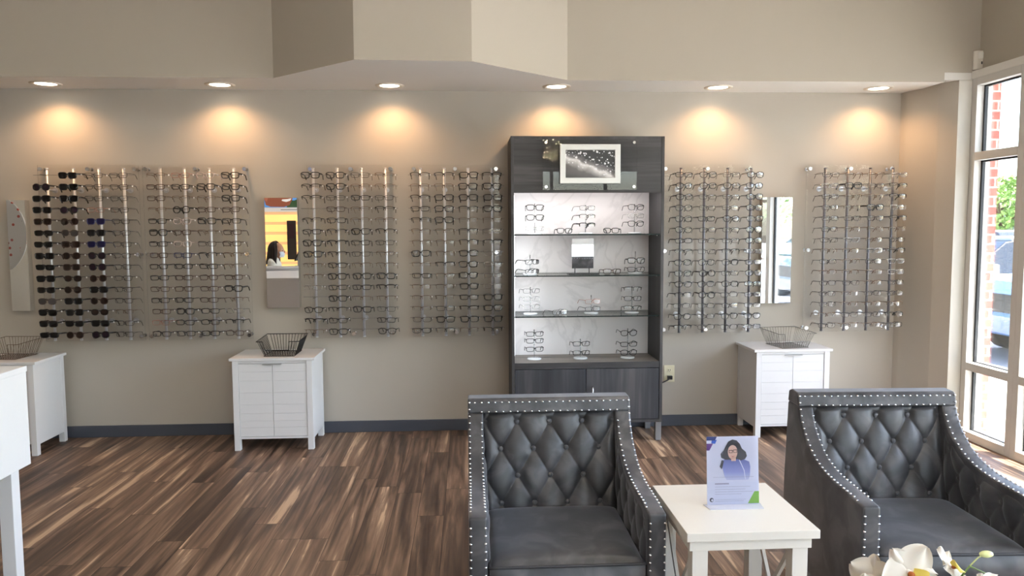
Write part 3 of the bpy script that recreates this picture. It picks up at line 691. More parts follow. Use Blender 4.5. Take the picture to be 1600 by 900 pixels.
def bokeh():
    m, N, L = mat('bubble_print'); b = N['Principled BSDF']; tc = N.new('ShaderNodeTexCoord'); sp = N.new('ShaderNodeSeparateXYZ'); L.new(tc.outputs['Generated'], sp.inputs[0])
    # diagonal band of pale water with white droplets on black
    def M(op, a, bb): 
        n = N.new('ShaderNodeMath'); n.operation = op
        for i, v in enumerate((a, bb)):
            if isinstance(v, (int, float)): n.inputs[i].default_value = v
            else: L.new(v, n.inputs[i])
        return n.outputs[0]
    band = M('ADD', sp.outputs['Z'], M('MULTIPLY', sp.outputs['X'], 0.75))
    n = N.new('ShaderNodeTexNoise'); n.inputs['Scale'].default_value = 14; L.new(tc.outputs['Object'], n.inputs['Vector'])
    band = M('ADD', band, M('MULTIPLY', M('SUBTRACT', n.outputs['Fac'], 0.5), 0.35))
    r = ramp(N, [(0.0, rgb(40, 40, 42)), (0.36, rgb(96, 92, 92)), (0.45, rgb(160, 156, 156)), (0.56, rgb(225, 222, 222)), (0.62, rgb(120, 116, 118)), (0.75, rgb(32, 34, 38)), (1.0, rgb(24, 26, 30))])
    L.new(M('MULTIPLY', band, 0.72), r.inputs['Fac'])
    def drops(scale, rad, seed):
        mp = N.new('ShaderNodeMapping'); mp.inputs['Location'].default_value = (seed, 0, seed); mp.inputs['Scale'].default_value = (scale, 0.001, scale); L.new(tc.outputs['Object'], mp.inputs[0])
        v = N.new('ShaderNodeTexVoronoi'); v.inputs['Scale'].default_value = 1; L.new(mp.outputs[0], v.inputs['Vector'])
        wn_ = N.new('ShaderNodeTexWhiteNoise'); L.new(v.outputs['Color'], wn_.inputs['Vector'])
        return M('LESS_THAN', v.outputs['Distance'], M('MULTIPLY', M('MULTIPLY', wn_.outputs['Value'], wn_.outputs['Value']), rad))
    dr = M('MAXIMUM', drops(45, 0.42, 3.1), drops(80, 0.5, 7.7))
    dr = M('MULTIPLY', dr, M('GREATER_THAN', band, 0.62))
    mx = N.new('ShaderNodeMix'); mx.data_type = 'RGBA'; L.new(dr, mx.inputs['Factor']); L.new(r.outputs['Color'], mx.inputs['A']); mx.inputs['B'].default_value = rgb(232, 232, 236)
    L.new(mx.outputs['Result'], b.inputs['Base Color']); b.inputs['Roughness'].default_value = 0.35
    return m
pf = thing('picture_frame', (0.815, 5.112, 1.763), 'small silver picture frame with black and white droplets print on the cabinet header', 'picture frame')
def frame_ring(x0, x1, z0, z1, w, wz, y0, y1):
    m = MB(); O = [(x0, z0), (x1, z0), (x1, z1), (x0, z1)]; I = [(x0 + w, z0 + wz), (x1 - w, z0 + wz), (x1 - w, z1 - wz), (x0 + w, z1 - wz)]
    vs = [(a, y0, b) for a, b in O] + [(a, y0, b) for a, b in I] + [(a, y1, b) for a, b in O] + [(a, y1, b) for a, b in I]
    fs = []
    for i in range(4):
        j = (i + 1) % 4; fs += [(i, j, 4 + j, 4 + i), (8 + j, 8 + i, 12 + i, 12 + j), (i, 8 + i, 8 + j, j), (4 + i, 4 + j, 12 + j, 12 + i)]
    return m.add(vs, fs)
build('frame', frame_ring(0.613, 1.016, 1.763, 2.021, 0.037, 0.038, 5.09, 5.1118), simple('silver_frame', rgb(205, 205, 202), 0.35, metal=0.35, noise=0.03), pf, 0.002)
build('print', MB().box(0.648, 0.982, 5.1, 5.106, 1.799, 1.985), bokeh(), pf)

# stands with eyeglasses inside the cabinet
PALE_AC = simple('pale_acrylic_disc', rgb(214, 218, 222), 0.15, coat=0.5, noise=0.01)
GCLEAR = glassy('stand_acrylic', (0.93, 0.94, 0.95, 1), 2.0, 0.12, 0.05)
def px_to(x, yp):                       # measured columns on the shelves -> metres at the display depth 5.30
    return 0.0
def stand(x, z0, tops, label, zs_styles, yaw, group, base=True, yy=5.31, lab_where=''):
    n = len(zs_styles)
    st = thing('eyewear_stand', (x, yy, z0), label, 'eyewear stand', 'clear stands in the display cabinet')
    build('stand_base', MB().lathe([(0.0001, 0.0), (0.05, 0.0), (0.05, 0.006), (0.045, 0.010), (0.0001, 0.011)], n=28), PALE_AC, st, local=True)
    build('stand_post', MB().cyl((0, 0, 0.008), (0, 0, tops), 0.0032, 10), GCLEAR, st, local=True)
    for i, (z, code) in enumerate(zs_styles):
        build('nose_arm', MB().box(-0.004, 0.004, -0.028, 0.0, z - z0 + 0.001, z - z0 + 0.006), GCLEAR, st, local=True)
        pos = {1: ['only'], 2: ['upper', 'lower'], 3: ['top', 'middle', 'bottom']}[n][i]
        make_glasses(code, (x + 0.026 * sin(yaw), yy - 0.026 * cos(yaw) - 0.003, z), '{} eyeglasses, %s pair on %s' % (pos, lab_where), group, yaw=yaw, tagp=0, pitch=rnd.gauss(0, 0.04), scale=0.96)
GA, GB, GC, GP = 'eyeglasses on the top glass shelf', 'eyeglasses on the middle glass shelf', 'eyeglasses on the lowest glass shelf', 'eyeglasses on the wooden ledge'
def SX(px): return (px - 731.5) / 1200 * 5.30 * 1.0 + (px - 900) * 0.0  # column centre in metres at y 5.30
# top shelf (z 1.4275)
stand(0.4635, SHZ[0], 0.21, 'clear stand with two black pairs and one clear pair at left of top glass shelf', [(1.610, 'K'), (1.542, 'K'), (1.466, 's')], 0.0, GA, lab_where='left stand of top glass shelf')
stand(0.817, SHZ[0], 0.20, 'clear stand with three pairs turned right at centre of top glass shelf', [(1.606, 't'), (1.546, 'B'), (1.487, 'h')], 0.35, GA, lab_where='centre stand of top glass shelf')
stand(1.160, SHZ[0], 0.205, 'clear stand with three pairs at right of top glass shelf', [(1.610, 'o'), (1.551, 's'), (1.497, 'o')], 0.18, GA, lab_where='right stand of top glass shelf')
make_glasses('K', (0.665, 5.26, SHZ[0] + 0.0225), '{} eyeglasses lying on top glass shelf left of the centre stand', GA, yaw=0.1, tagp=0, scale=0.85)
make_glasses('K', (0.988, 5.26, SHZ[0] + 0.0225), '{} eyeglasses lying on top glass shelf right of the centre stand', GA, yaw=-0.35, tagp=0, scale=0.85)
# middle shelf
stand(0.430, SHZ[1], 0.135, 'clear stand with two pairs facing sideways at left of middle glass shelf', [(1.236, 'k'), (1.170, 'k')], 0.6, GB, lab_where='left stand of middle glass shelf')
stand(1.168, SHZ[1], 0.155, 'clear stand with two pairs at right of middle glass shelf', [(1.241, 'K'), (1.178, 'c')], 0.0, GB, lab_where='right stand of middle glass shelf')
make_glasses('b', (0.996, 5.26, SHZ[1] + 0.0195), '{} eyeglasses lying on middle glass shelf beside the small tabletop mirror', GB, yaw=0.1, tagp=0)
# lowest glass shelf
stand(0.432, SHZ[2], 0.19, 'clear stand with three thin silver pairs at left of lowest glass shelf', [(1.036, 't'), (0.980, 's'), (0.924, 's')], 0.2, GC, lab_where='left stand of lowest glass shelf')
stand(0.858, SHZ[2], 0.13, 'clear stand with two rose thin pairs at centre of lowest glass shelf', [(0.958, 'r'), (0.905, 't')], 0.35, GC, lab_where='centre stand of lowest glass shelf')
stand(1.146, SHZ[2], 0.19, 'clear stand with three black pairs at right of lowest glass shelf', [(1.041, 'B'), (0.976, 'k'), (0.909, 'B')], 0.0, GC, lab_where='right stand of lowest glass shelf')
make_glasses('t', (0.632, 5.24, SHZ[2] + 0.019), '{} eyeglasses lying alone on lowest glass shelf', GC, yaw=0.5, tagp=0)
# wooden ledge
stand(0.458, 0.5535, 0.21, 'clear stand with three black pairs at left of the wooden ledge', [(0.735, 'k'), (0.687, 'k'), (0.628, 'k')], 0.05, GP, lab_where='left stand of wooden ledge')
stand(0.783, 0.5535, 0.14, 'clear stand with two black pairs at centre of the wooden ledge', [(0.662, 'k'), (0.598, 'k')], 0.1, GP, lab_where='centre stand of wooden ledge')
stand(1.118, 0.5535, 0.21, 'clear stand with three black pairs at right of the wooden ledge', [(0.733, 'o'), (0.654, 'k'), (0.595, 'o')], 0.1, GP, lab_where='right stand of wooden ledge')
# small mirror on middle shelf
tm_ = thing('tabletop_mirror', (0.80, 5.32, SHZ[1]), 'small rectangular tabletop mirror on dark base on the middle glass shelf', 'mirror')
build('base', MB().box(0.695, 0.905, 5.27, 5.37, SHZ[1], SHZ[1] + 0.006), BLACKP, tm_, 0.001)
build('post', MB().cyl((0.745, 5.32, SHZ[1] + 0.006), (0.745, 5.32, 1.20), 0.003, 8), BLACKP, tm_)
build('post', MB().cyl((0.845, 5.32, SHZ[1] + 0.006), (0.845, 5.32, 1.20), 0.003, 8), BLACKP, tm_)
build('mirror_glass', MB().box(0.723, 0.875, 5.315, 5.325, 1.188, 1.396), MIRROR, tm_, 0.0005)

# wall outlet with plug and cord
out = thing('wall_outlet', (1.475, D, 0.39), 'ivory wall outlet low on the back wall right of the tall cabinet', 'outlet')
build('cover_plate', MB().box(1.437, 1.517, D - 0.006, D, 0.330, 0.455), IVORY, out, 0.003)
build('socket', MB().box(1.461, 1.493, D - 0.009, D - 0.005, 0.404, 0.434), IVORY, out, 0.003)
build('socket', MB().box(1.461, 1.493, D - 0.009, D - 0.005, 0.350, 0.380), IVORY, out, 0.003)
build('slots', MB().box(1.469, 1.472, D - 0.0096, D - 0.008, 0.414, 0.427).box(1.482, 1.485, D - 0.0096, D - 0.008, 0.414, 0.427).cyl((1.477, D - 0.0096, 0.409), (1.477, D - 0.008, 0.409), 0.002, 8), SLOT, out)
pl = MB().box(1.462, 1.494, D - 0.036, D - 0.009, 0.354, 0.380).tube([(1.478, D - 0.03, 0.362), (1.455, D - 0.045, 0.352), (1.42, D - 0.045, 0.336), (1.37, D - 0.04, 0.315), (1.31, D - 0.03, 0.27)], 0.0045, 8)
tag(build('power_cord', pl, BLACKP), 'black plug and cord running from the wall outlet behind the tall cabinet', 'cord')

# ------------------------------------------------------------------ wall mirrors
def wall_mirror(x0, x1, z0, z1, depth, label, tilt=0.0):
    r = thing('wall_mirror', ((x0 + x1) / 2, D, z0), label, 'mirror', 'narrow frameless mirrors on the back wall')
    build('mirror_box', MB().box(x0, x1, D - depth + 0.003, D, z0, z1), simple('mirror_edge', rgb(170, 168, 162), 0.5, noise=0.02), r, 0.001)
    y = D - depth
    build('mirror_glass', MB().box(x0 + 0.001, x1 - 0.001, y, y + 0.003, z0 + 0.001, z1 - 0.001), MIRROR, r)
wall_mirror(-1.416, -1.190, 0.917, 1.690, 0.055, 'narrow mirror between second and third racks, reflecting a poster and a seated person')
wall_mirror(-3.155, -3.032, 0.914, 1.680, 0.055, 'narrow mirror at the far left edge beside the sunglasses rack')
wall_mirror(2.135, 2.358, 0.911, 1.685, 0.055, 'tall narrow mirror between the two right racks, reflecting cars and window frames')

# ------------------------------------------------------------------ white cabinets
def white_cabinet(xc, yf, label, hinge=True):
    w, d, h = 0.545, 0.385, 0.622
    r = thing('white_cabinet', (xc, yf, 0), label, 'cabinet', 'small white two-door cabinets along the back wall')
    x0, x1 = -w / 2 + 0.012, w / 2 - 0.012
    build('tabletop', MB().box(-w / 2 - 0.006, w / 2 + 0.006, -0.008, d, h - 0.018, h), WHITE_LAM, r, 0.002, local=True)
    body = MB().box(x0 + 0.002, x0 + 0.014, 0.035, d - 0.035, 0.07, h - 0.018).box(x1 - 0.014, x1 - 0.002, 0.035, d - 0.035, 0.07, h - 0.018).box(x0 + 0.014, x1 - 0.014, d - 0.02, d - 0.012, 0.08, h - 0.018)
    body.box(x0 + 0.038, x1 - 0.038, 0.004, 0.02, h - 0.036, h - 0.018).box(x0 + 0.014, x1 - 0.014, 0.004, d - 0.02, 0.078, 0.092)
    build('carcass', body, WHITE_LAM, r, 0.001, local=True)
    for (a, b) in ((x0, 0), (x1 - 0.038, 0), (x0, d - 0.045), (x1 - 0.038, d - 0.045)):
        build('leg', MB().box(a, a + 0.038, b, b + 0.04, 0, h - 0.018), WHITE_LAM, r, 0.0015, local=True)
    for s in (-1, 1):
        a, b = (x0 + 0.040, -0.0012) if s < 0 else (0.0012, x1 - 0.040)
        m = MB()
        zs = [0.094, 0.155, 0.2, 0.25, 0.31, 0.39, 0.47, 0.53, h - 0.038]   # faint grooves as shallow steps
        for q in range(len(zs) - 1):
            m.box(a, b, 0.004 + (0.0005 if q % 2 else 0.0), 0.018, zs[q] + 0.0004, zs[q + 1] - 0.0004)
        dr = build('door', m, WHITE_LAM, r, 0, local=True)
    build('handle', MB().box(-0.062, 0.062, -0.012, 0.004, h - 0.044, h - 0.039), simple('handle_satin', rgb(190, 190, 192), 0.35, metal=0.6, noise=0.02), r, 0.001, local=True)
    return r
white_cabinet(-1.301, 5.11, 'small white two-door cabinet standing below the poster mirror, black wire basket on top')
white_cabinet(2.253, 5.165, 'small white two-door cabinet at right behind the armchair, below the rightmost mirror')
white_cabinet(-3.080, 5.09, 'small white cabinet at the far left, mostly hidden behind the near white counter')

def wire_basket(x, y, z0, m_, label, rz=0.0, r=0.0018, cut=True, nw=13):
    B = thing('wire_basket', (x, y, z0), label, 'basket', 'wire baskets on the white cabinets'); B.rotation_euler = (0, 0, rz)
    bw, bd, rw, rd, h, hb = 0.10, 0.115, 0.14, 0.145, 0.105, 0.118     # half sizes of base and rim, heights front/back
    def side(u, t): pass
    rimz = lambda y_: h + (hb - h) * (y_ + rd) / (2 * rd)
    rim = MB()
    if cut:
        c0, c1, zc = -rw * 0.72, rw * 0.52, 0.045
        yc = -(bd + (rd - bd) * zc / h)
        rim.tube([(c0, -rd, h), (-rw, -rd, h), (-rw, rd, hb), (rw, rd, hb), (rw, -rd, h), (c1, -rd, h), (c1 * 0.97, yc, zc), (c0 * 0.85, yc, zc), (c0, -rd, h)], r * 1.6, 6)
    else: rim.tube([(-rw, -rd, h), (-rw, rd, hb), (rw, rd, hb), (rw, -rd, h)], r * 1.6, 6, closed=True)
    build('rim', rim, m_, B, local=True)
    wr = MB()
    wr.tube([(-bw, -bd, 0.003), (-bw, bd, 0.003), (bw, bd, 0.003), (bw, -bd, 0.003)], r * 1.3, 6, closed=True)
    for i in range(1, nw):
        t = -1 + 2 * i / nw
        xb, xr = bw * t, rw * t
        ft = h if (not cut or xr < -rw * 0.72 or xr > rw * 0.52) else 0.045
        yr = -(bd + (rd - bd) * ft / h)
        xf = xb + (xr - xb) * ft / h
        wr.tube([(xf, yr, ft), (xb, -bd, 0.003), (xb, bd, 0.003), (xr, rd, hb)], r, 5)
    for i in range(1, nw):
        t = -1 + 2 * i / nw
        yb, yr = bd * t, rd * t
        if i % 3 == 0: wr.tube([(-rw, yr, rimz(yr)), (-bw, yb, 0.003), (bw, yb, 0.003), (rw, yr, rimz(yr))], r, 5)
        else:
            wr.tube([(-rw, yr, rimz(yr)), (-bw, yb, 0.003)], r, 5); wr.tube([(bw, yb, 0.003), (rw, yr, rimz(yr))], r, 5)
    zz = 0.06
    build('wires', wr, m_, B, local=True)
    return B
wire_basket(-1.262, 5.262, 0.6245, BLACKW, 'black wire basket on the white cabinet below the poster mirror', 0.0)
wire_basket(2.262, 5.30, 0.6245, GREYW, 'grey wire basket on the right white cabinet', 0.12, r=0.0012)
wire_basket(-3.06, 5.29, 0.6245, simple('bronze_wire', rgb(96, 76, 62), 0.4, metal=0.5, noise=0.03), 'thin bronze wire basket on the far left white cabinet', -0.1, r=0.0012)

# ------------------------------------------------------------------ near white counter at the left edge
ct = thing('white_counter', (-2.2, 2.3, 0), 'white counter desk cut by the left edge of the picture, nearest the camera', 'counter')
CX, CYK = -1.655, 2.95
build('counter_top', MB().box(-2.9, CX, 1.55, CYK, 0.945, 0.967), WHITE_LAM, ct, 0.002)
build('apron', MB().box(-2.9, CX - 0.003, 1.56, CYK - 0.003, 0.592, 0.945), WHITE_LAM, ct, 0.002)
for (x, y) in ((CX - 0.095, CYK - 0.06), (CX - 0.095, 1.6), (-2.85, CYK - 0.06), (-2.85, 1.6)):
    build('leg', MB().box(x, x + 0.05, y, y + 0.05, 0, 0.592), WHITE_LAM, ct, 0.002)
build('modesty_panel', MB().box(-2.80, CX - 0.125, CYK - 0.055, CYK - 0.035, 0.06, 0.592), DARKWOOD_V, ct, 0.001)

# ------------------------------------------------------------------ tufted armchairs
def interp(tab, t):
    for (a, va), (b, vb) in zip(tab, tab[1:]):
        if t <= b: return va + (vb - va) * (t - a) / (b - a)
    return tab[-1][1]
def armchair(cx, yfront, rz, label):
    R = thing('armchair', (cx, yfront, 0), label, 'armchair', 'grey tufted armchairs')
    W, TH = 0.328, 0.062                     # half width, frame thickness
    top = [(0.0, 0.528), (0.08, 0.532), (0.17, 0.535), (0.25, 0.538), (0.31, 0.543), (0.36, 0.552), (0.41, 0.566), (0.46, 0.590), (0.505, 0.622), (0.54, 0.656), (0.565, 0.693), (0.583, 0.735), (0.592, 0.778), (0.600, 0.787)]
    def side(s):
        prof = [(0.004, 0.09)] + top[:-2] + [(0.700, 0.735), (0.73, 0.40), (0.73, 0.09)]
        x0, x1 = (-W, -W + TH) if s < 0 else (W - TH, W)
        return MB().prism(prof, 'x', x0, x1)
    def side_obj(s):
        o = build('arm', side(s), VELVET, R, 0.010, local=True); o.modifiers['bevel'].segments = 4; o.modifiers['bevel'].angle_limit = math.radians(50)
        for f in o.data.polygons: f.use_smooth = True
        return o
    side_obj(-1); side_obj(1)
    # back frame with top rail
    mb = MB().prism([(0.60, 0.70), (0.684, 0.735), (0.73, 0.40), (0.73, 0.09), (0.66, 0.09), (0.64, 0.40)], 'x', -W + TH, W - TH)
    build('back_rest', mb, VELVET, R, 0.004, local=True)
    mb = MB().prism([(0.581, 0.7335), (0.592, 0.778), (0.604, 0.789), (0.665, 0.791), (0.692, 0.782), (0.701, 0.7335)], 'x', -W, W)
    o = build('top_rail', mb, VELVET, R, 0.007, local=True); o.modifiers['bevel'].segments = 4
    # tufted back cushion
    xi = W - TH - 0.001
    du, dv = 0.132, 0.103
    zc0 = 0.692
    buttons = []
    def tuft(u, v, depth):
        """u,v metres from a button; diamond pattern with buttons at (i*du + (j%2)*du/2, j*dv)"""
        a = u / du - v / (2 * dv); b = u / du + v / (2 * dv)
        s1 = abs(sin(PI * a)); s2 = abs(sin(PI * b))
        h = (min(s1, 1) ** 0.5) * (min(s2, 1) ** 0.5)
        da = a - round(a); db = b - round(b)
        rr = math.hypot((da + db) / 2 * du, (db - da) * dv)
        return depth * h - 0.010 * math.exp(-(rr / 0.020) ** 2)
    def backfn(i, j):
        x = -xi + 2 * xi * i; z = 0.30 + (0.732 - 0.30) * j
        ed = min(1, min(i, 1 - i) * 2 * xi / 0.03, (1 - j) * 0.43 / 0.02) ; ed = max(0, ed) ** 0.5
        y = 0.588 - 0.108 * (0.732 - z) / 0.43 * 0 + (0.62 - 0.0) * 0
        ybase = 0.603 - (0.732 - z) * 0.235
        t = tuft(x, z - zc0, 0.017)
        return (x, ybase + 0.008 - ed * (t + 0.004), z)
    bk = build('back_cushion', MB().grid(backfn, 150, 130), VELVET, R, local=True, recalc=False)
    def yb(z): return 0.603 - (0.732 - z) * 0.235
    BUT = MB().ball((0, 0, 0), 0.0105, 14, 8, (1, 0.55, 1)).mesh('button', BUTTON)
    for j in range(0, 4):
        z = zc0 - j * dv
        xs = [i * du for i in (-1, 0, 1)] if j % 2 == 0 else [(i + 0.5) * du for i in (-2, -1, 0, 1)]
        for x in xs:
            if abs(x) < xi - 0.01: link_child('button', BUT, R, (x, yb(z) + 0.008, z))
    # tufted inner arm panels
    for s in (-1, 1):
        def armfn(i, j, s=s):
            y = 0.03 + 0.53 * i
            zt = interp(top, y) - 0.022; z = 0.30 + (zt - 0.30) * j
            ed = max(0, min(1, min(i, 1 - i) * 0.53 / 0.04, (1 - j) * (zt - 0.3) / 0.03)) ** 0.5
            t = tuft(y - 0.06, z - 0.47, 0.010)
            x = W - TH + 0.004 - ed * (t * 0.9 + 0.006)
            return (s * x, y, z)
        build('arm_cushion', MB().grid(armfn, 90, 50), VELVET, R, local=True)
        for (yy, zz) in [(0.06 + k * du, 0.47) for k in range(0, 4)] + [(0.06 + (k + 0.5) * du, 0.47 + dv) for k in (3,)] + [(0.06 + (k + 0.5) * du, 0.47 - dv) for k in range(0, 4)]:
            b = link_child('button', BUT, R, (s * (W - TH + 0.004), yy, zz), (0, 0, PI / 2))
    # seat cushion, crowned
    def seatfn(i, j):
        x = -xi + 0.004 + 2 * (xi - 0.004) * i; y = 0.012 + 0.51 * j
        c = (1 - (2 * i - 1) ** 6) * (1 - (2 * j - 1) ** 8)
        return (x, y, 0.352 + 0.030 * max(0, c) ** 0.45 + 0.008 * (1 - (2 * i - 1) ** 2) * (1 - (2 * j - 1) ** 2))
    m = MB().grid(seatfn, 40, 40)
    m.grid(lambda i, j: ((-xi + 0.004 + 2 * (xi - 0.004) * i), 0.012 - 0.016 * sin(PI * j) * (1 - (2 * i - 1) ** 8), 0.352 - 0.10 * j), 40, 8)
    build('seat_cushion', m, VELVET, R, local=True)
    pp = [(-xi + 0.006 + 2 * (xi - 0.006) * k / 30, 0.009, 0.354 + 0.0 * k) for k in range(31)]
    loop = [(-xi + 0.007, 0.5 - 0.03 * k, 0.356) for k in range(16)] + pp + [(xi - 0.007, 0.05 + 0.03 * k, 0.356) for k in range(16)]
    build('piping', MB().tube(loop, 0.0052, 8), PIPING, R, local=True)
    build('seat_base', MB().box(-xi, xi, 0.02, 0.60, 0.10, 0.30), VELVET, R, 0.01, local=True)
    for (x, y) in ((-W + 0.03, 0.04), (W - 0.03, 0.04), (-W + 0.03, 0.69), (W - 0.03, 0.69)):
        build('leg', MB().cyl((x, y, 0.10), (x, y, 0.0), 0.024, 16, 0.015), simple('dark_wood_leg', rgb(38, 30, 26), 0.4, noise=0.1), R, local=True)
    # nailhead trim
    NM = MB().ball((0, 0, 0), 0.0048, 10, 6, (1, 1, 0.8)).mesh('nailhead', NAIL)
    # path of nails along arm tops: arc-length resample of front post + top curve
    path = [(-0.001, 0.12), (-0.001, 0.515)] + [(y - 0.003, z + 0.001) for y, z in top[1:-1]]
    pts = []; acc = 0.0; step = 0.0268
    dist = 0.0
    for (a, b) in zip(path, path[1:]):
        L_ = math.hypot(b[0] - a[0], b[1] - a[1]); 
        while dist <= L_:
            f = dist / L_; pts.append((a[0] + (b[0] - a[0]) * f, a[1] + (b[1] - a[1]) * f)); dist += step
        dist -= L_
    nails = []
    for s in (-1, 1):
        for (y, z) in pts:
            nails.append((s * (W - 0.007), y, z))
            if z < 0.72: nails.append((s * (W - TH + 0.007), y, z))
    k = int(2 * (W - 0.03) / step)
    for i in range(0, k + 1): nails.append((-W + 0.028 + 2 * (W - 0.028) * i / k - 0.0, 0.5895, 0.775))
    k = int(2 * (W - TH) / step)
    for i in range(0, k + 1): nails.append((-W + TH - 0.007 + 2 * (W - TH + 0.007) * i / k, 0.581, 0.7395))
    nails.sort(key=lambda p_: (p_[1] - 1.1 * p_[2]) if p_[2] > 0.36 else 9 + p_[1] - p_[2])
    for p_ in nails[:100]: link_child('nailhead', NM, R, p_)
    rest = MB()
    for p_ in nails[100:]: rest.ball(p_, 0.0048, 10, 6, (1, 1, 0.8))
    o = build('nailhead_trim', rest, NAIL, R, local=True, recalc=False); o['kind'] = 'stuff'
    R.rotation_euler = (0, 0, rz)
    return R
armchair(0.322, 2.443, 0.0, 'grey velvet tufted armchair in front of the tall display cabinet, left of the side table')
armchair(1.652, 2.440, math.radians(-2.6), 'grey velvet tufted armchair at right beside the window, right of the side table')

# ------------------------------------------------------------------ side table with sign
tb = thing('side_table', (0.887, 2.515, 0), 'square white side table between the two grey armchairs', 'side table')
TX0, TX1, TY0, TY1, TZ = 0.674, 1.100, 2.29, 2.742, 0.520
build('tabletop', MB().box(TX0, TX1, TY0, TY1, TZ - 0.028, TZ), TABLE_W, tb, 0.0015)
build('apron', MB().box(TX0 + 0.012, TX1 - 0.022, TY0 + 0.012, TY1 - 0.012, TZ - 0.062, TZ - 0.028), TABLE_W, tb, 0.001)
for (x, y) in ((TX0 + 0.022, TY0 + 0.016), (TX1 - 0.082, TY0 + 0.016), (TX0 + 0.022, TY1 - 0.066), (TX1 - 0.082, TY1 - 0.066)):
    build('leg', MB().box(x, x + 0.050, y, y + 0.050, 0, TZ - 0.062), TABLE_W, tb, 0.0015)
for x in (TX0 + 0.040, TX1 - 0.066):                                  # crossed braces on the two sides
    for (za, zb) in ((0.03, TZ - 0.075), (TZ - 0.075, 0.03)):
        ya, yb_ = TY0 + 0.066, TY1 - 0.066
        build('cross_brace', MB().prism([(ya, za - 0.014), (yb_, zb - 0.014), (yb_, zb + 0.014), (ya, za + 0.014)], 'x', x - 0.006 + (0.006 if za > 0.1 else 0), x + 0.0055 + (0.006 if za > 0.1 else 0)), TABLE_W, tb)

sn = thing('acrylic_sign_holder', (0.90, 2.53, TZ), 'clear acrylic sign holder with leaflet of a smiling woman in glasses, on the side table', 'sign holder')
SX0, SX1 = 0.812, 0.993
ysf = lambda z: 2.527 + 0.02 * (z - TZ) / 0.233                # slight backward lean
def flat(name, polys, m_, parent, lift):
    """polys in sheet coordinates u 0..1, v 0..1 -> thin layers on the leaning sheet"""
    mb = MB()
    for poly in polys:
        n = len(poly)
        F_ = [(SX0 + u * (SX1 - SX0), ysf(TZ + v * 0.233) - lift, TZ + 0.001 + v * 0.233) for u, v in poly]
        B_ = [(a, b + 0.0004, c) for a, b, c in F_]
        mb.add(F_ + B_, [tuple(range(n)), tuple(range(n, 2 * n))[::-1]] + [(k, (k + 1) % n, n + (k + 1) % n, n + k) for k in range(n)])
    return build(name, mb, m_, parent)
def grad_sheet():
    m, N, L = mat('leaflet_paper'); b = N['Principled BSDF']; b.inputs['Base Color'].default_value = rgb(212, 214, 236); b.inputs['Roughness'].default_value = 0.35; return m
R01 = lambda a, b, c, d: [(a, b), (c, b), (c, d), (a, d)]
lf = flat('leaflet', [R01(0, 0.0, 1, 1)], grad_sheet(), sn, 0.0)
def col(n_, c): return simple(n_, c, 0.4, noise=0.01)
def fading_print():
    m, N, L = mat('print_sweater'); b = N['Principled BSDF']; tc = N.new('ShaderNodeTexCoord'); sp = N.new('ShaderNodeSeparateXYZ'); L.new(tc.outputs['Generated'], sp.inputs[0])
    r = ramp(N, [(0.0, rgb(190, 194, 226)), (0.35, rgb(140, 148, 208)), (1.0, rgb(88, 98, 168))]); L.new(sp.outputs['Z'], r.inputs['Fac'])
    L.new(r.outputs['Color'], b.inputs['Base Color']); b.inputs['Roughness'].default_value = 0.4; return m
flat('corner_print', [[(0, 1), (0.20, 1), (0.165, 0.945), (0.0, 0.945)]], col('print_navy', rgb(24, 46, 110)), lf, 0.0008)
flat('corner_print', [[(0.10, 0.945), (0.20, 0.955), (0.165, 0.895), (0.09, 0.905)]], col('print_blue', rgb(30, 84, 190)), lf, 0.0008)
flat('corner_print', [[(0, 0.90), (0.125, 0.90), (0.055, 0.80), (0, 0.80)]], col('print_purple', rgb(104, 62, 140)), lf, 0.0008)
flat('corner_print', [[(1, 0.19), (0.915, 0.19), (0.785, 0.015), (1, 0.015)]], col('print_green', rgb(122, 176, 66)), lf, 0.0020)
sw = [(0.28, 0.64), (0.33, 0.66), (0.45, 0.685), (0.60, 0.685), (0.72, 0.66), (0.82, 0.625), (0.84, 0.55), (0.83, 0.42), (0.80, 0.36), (0.38, 0.36), (0.34, 0.42), (0.30, 0.55)]
flat('portrait_print', [sw], fading_print(), lf, 0.0010)
hair = [(0.50, 0.955), (0.58, 0.94), (0.64, 0.89), (0.68, 0.82), (0.755, 0.77), (0.775, 0.71), (0.74, 0.665), (0.66, 0.645), (0.60, 0.665), (0.44, 0.66), (0.36, 0.66), (0.28, 0.69), (0.27, 0.745), (0.33, 0.795), (0.37, 0.86), (0.42, 0.925)]
flat('portrait_print', [hair, [(0.25, 0.56), (0.29, 0.66), (0.33, 0.64), (0.29, 0.52)]], col('print_hair', rgb(34, 30, 40)), lf, 0.0016)
face = [(0.50 + 0.093 * cos(a), 0.775 + 0.10 * sin(a) * (1.0 if sin(a) > 0 else 1.12)) for a in [k * PI / 10 for k in range(20)]]
flat('portrait_print', [face, R01(0.47, 0.64, 0.56, 0.70)], col('print_skin', rgb(226, 186, 170)), lf, 0.0022)
def ring2(cx_, cz_, a_, b_, w_):
    o_ = [(cx_ + a_ * cos(t), cz_ + b_ * sin(t)) for t in [k * PI / 8 for k in range(16)]]; return o_
flat('portrait_print', [R01(0.425, 0.795, 0.495, 0.803), R01(0.425, 0.758, 0.495, 0.764), R01(0.425, 0.758, 0.435, 0.80), R01(0.488, 0.758, 0.496, 0.80),
                        R01(0.51, 0.80, 0.585, 0.808), R01(0.51, 0.763, 0.585, 0.769), R01(0.51, 0.763, 0.518, 0.805), R01(0.577, 0.763, 0.586, 0.805), R01(0.495, 0.785, 0.512, 0.793)], col('print_spectacles', rgb(60, 30, 26)), lf, 0.0028)
flat('portrait_print', [[(0.462, 0.722), (0.50, 0.708), (0.545, 0.726), (0.50, 0.698)]], col('print_lips', rgb(196, 92, 92)), lf, 0.0028)
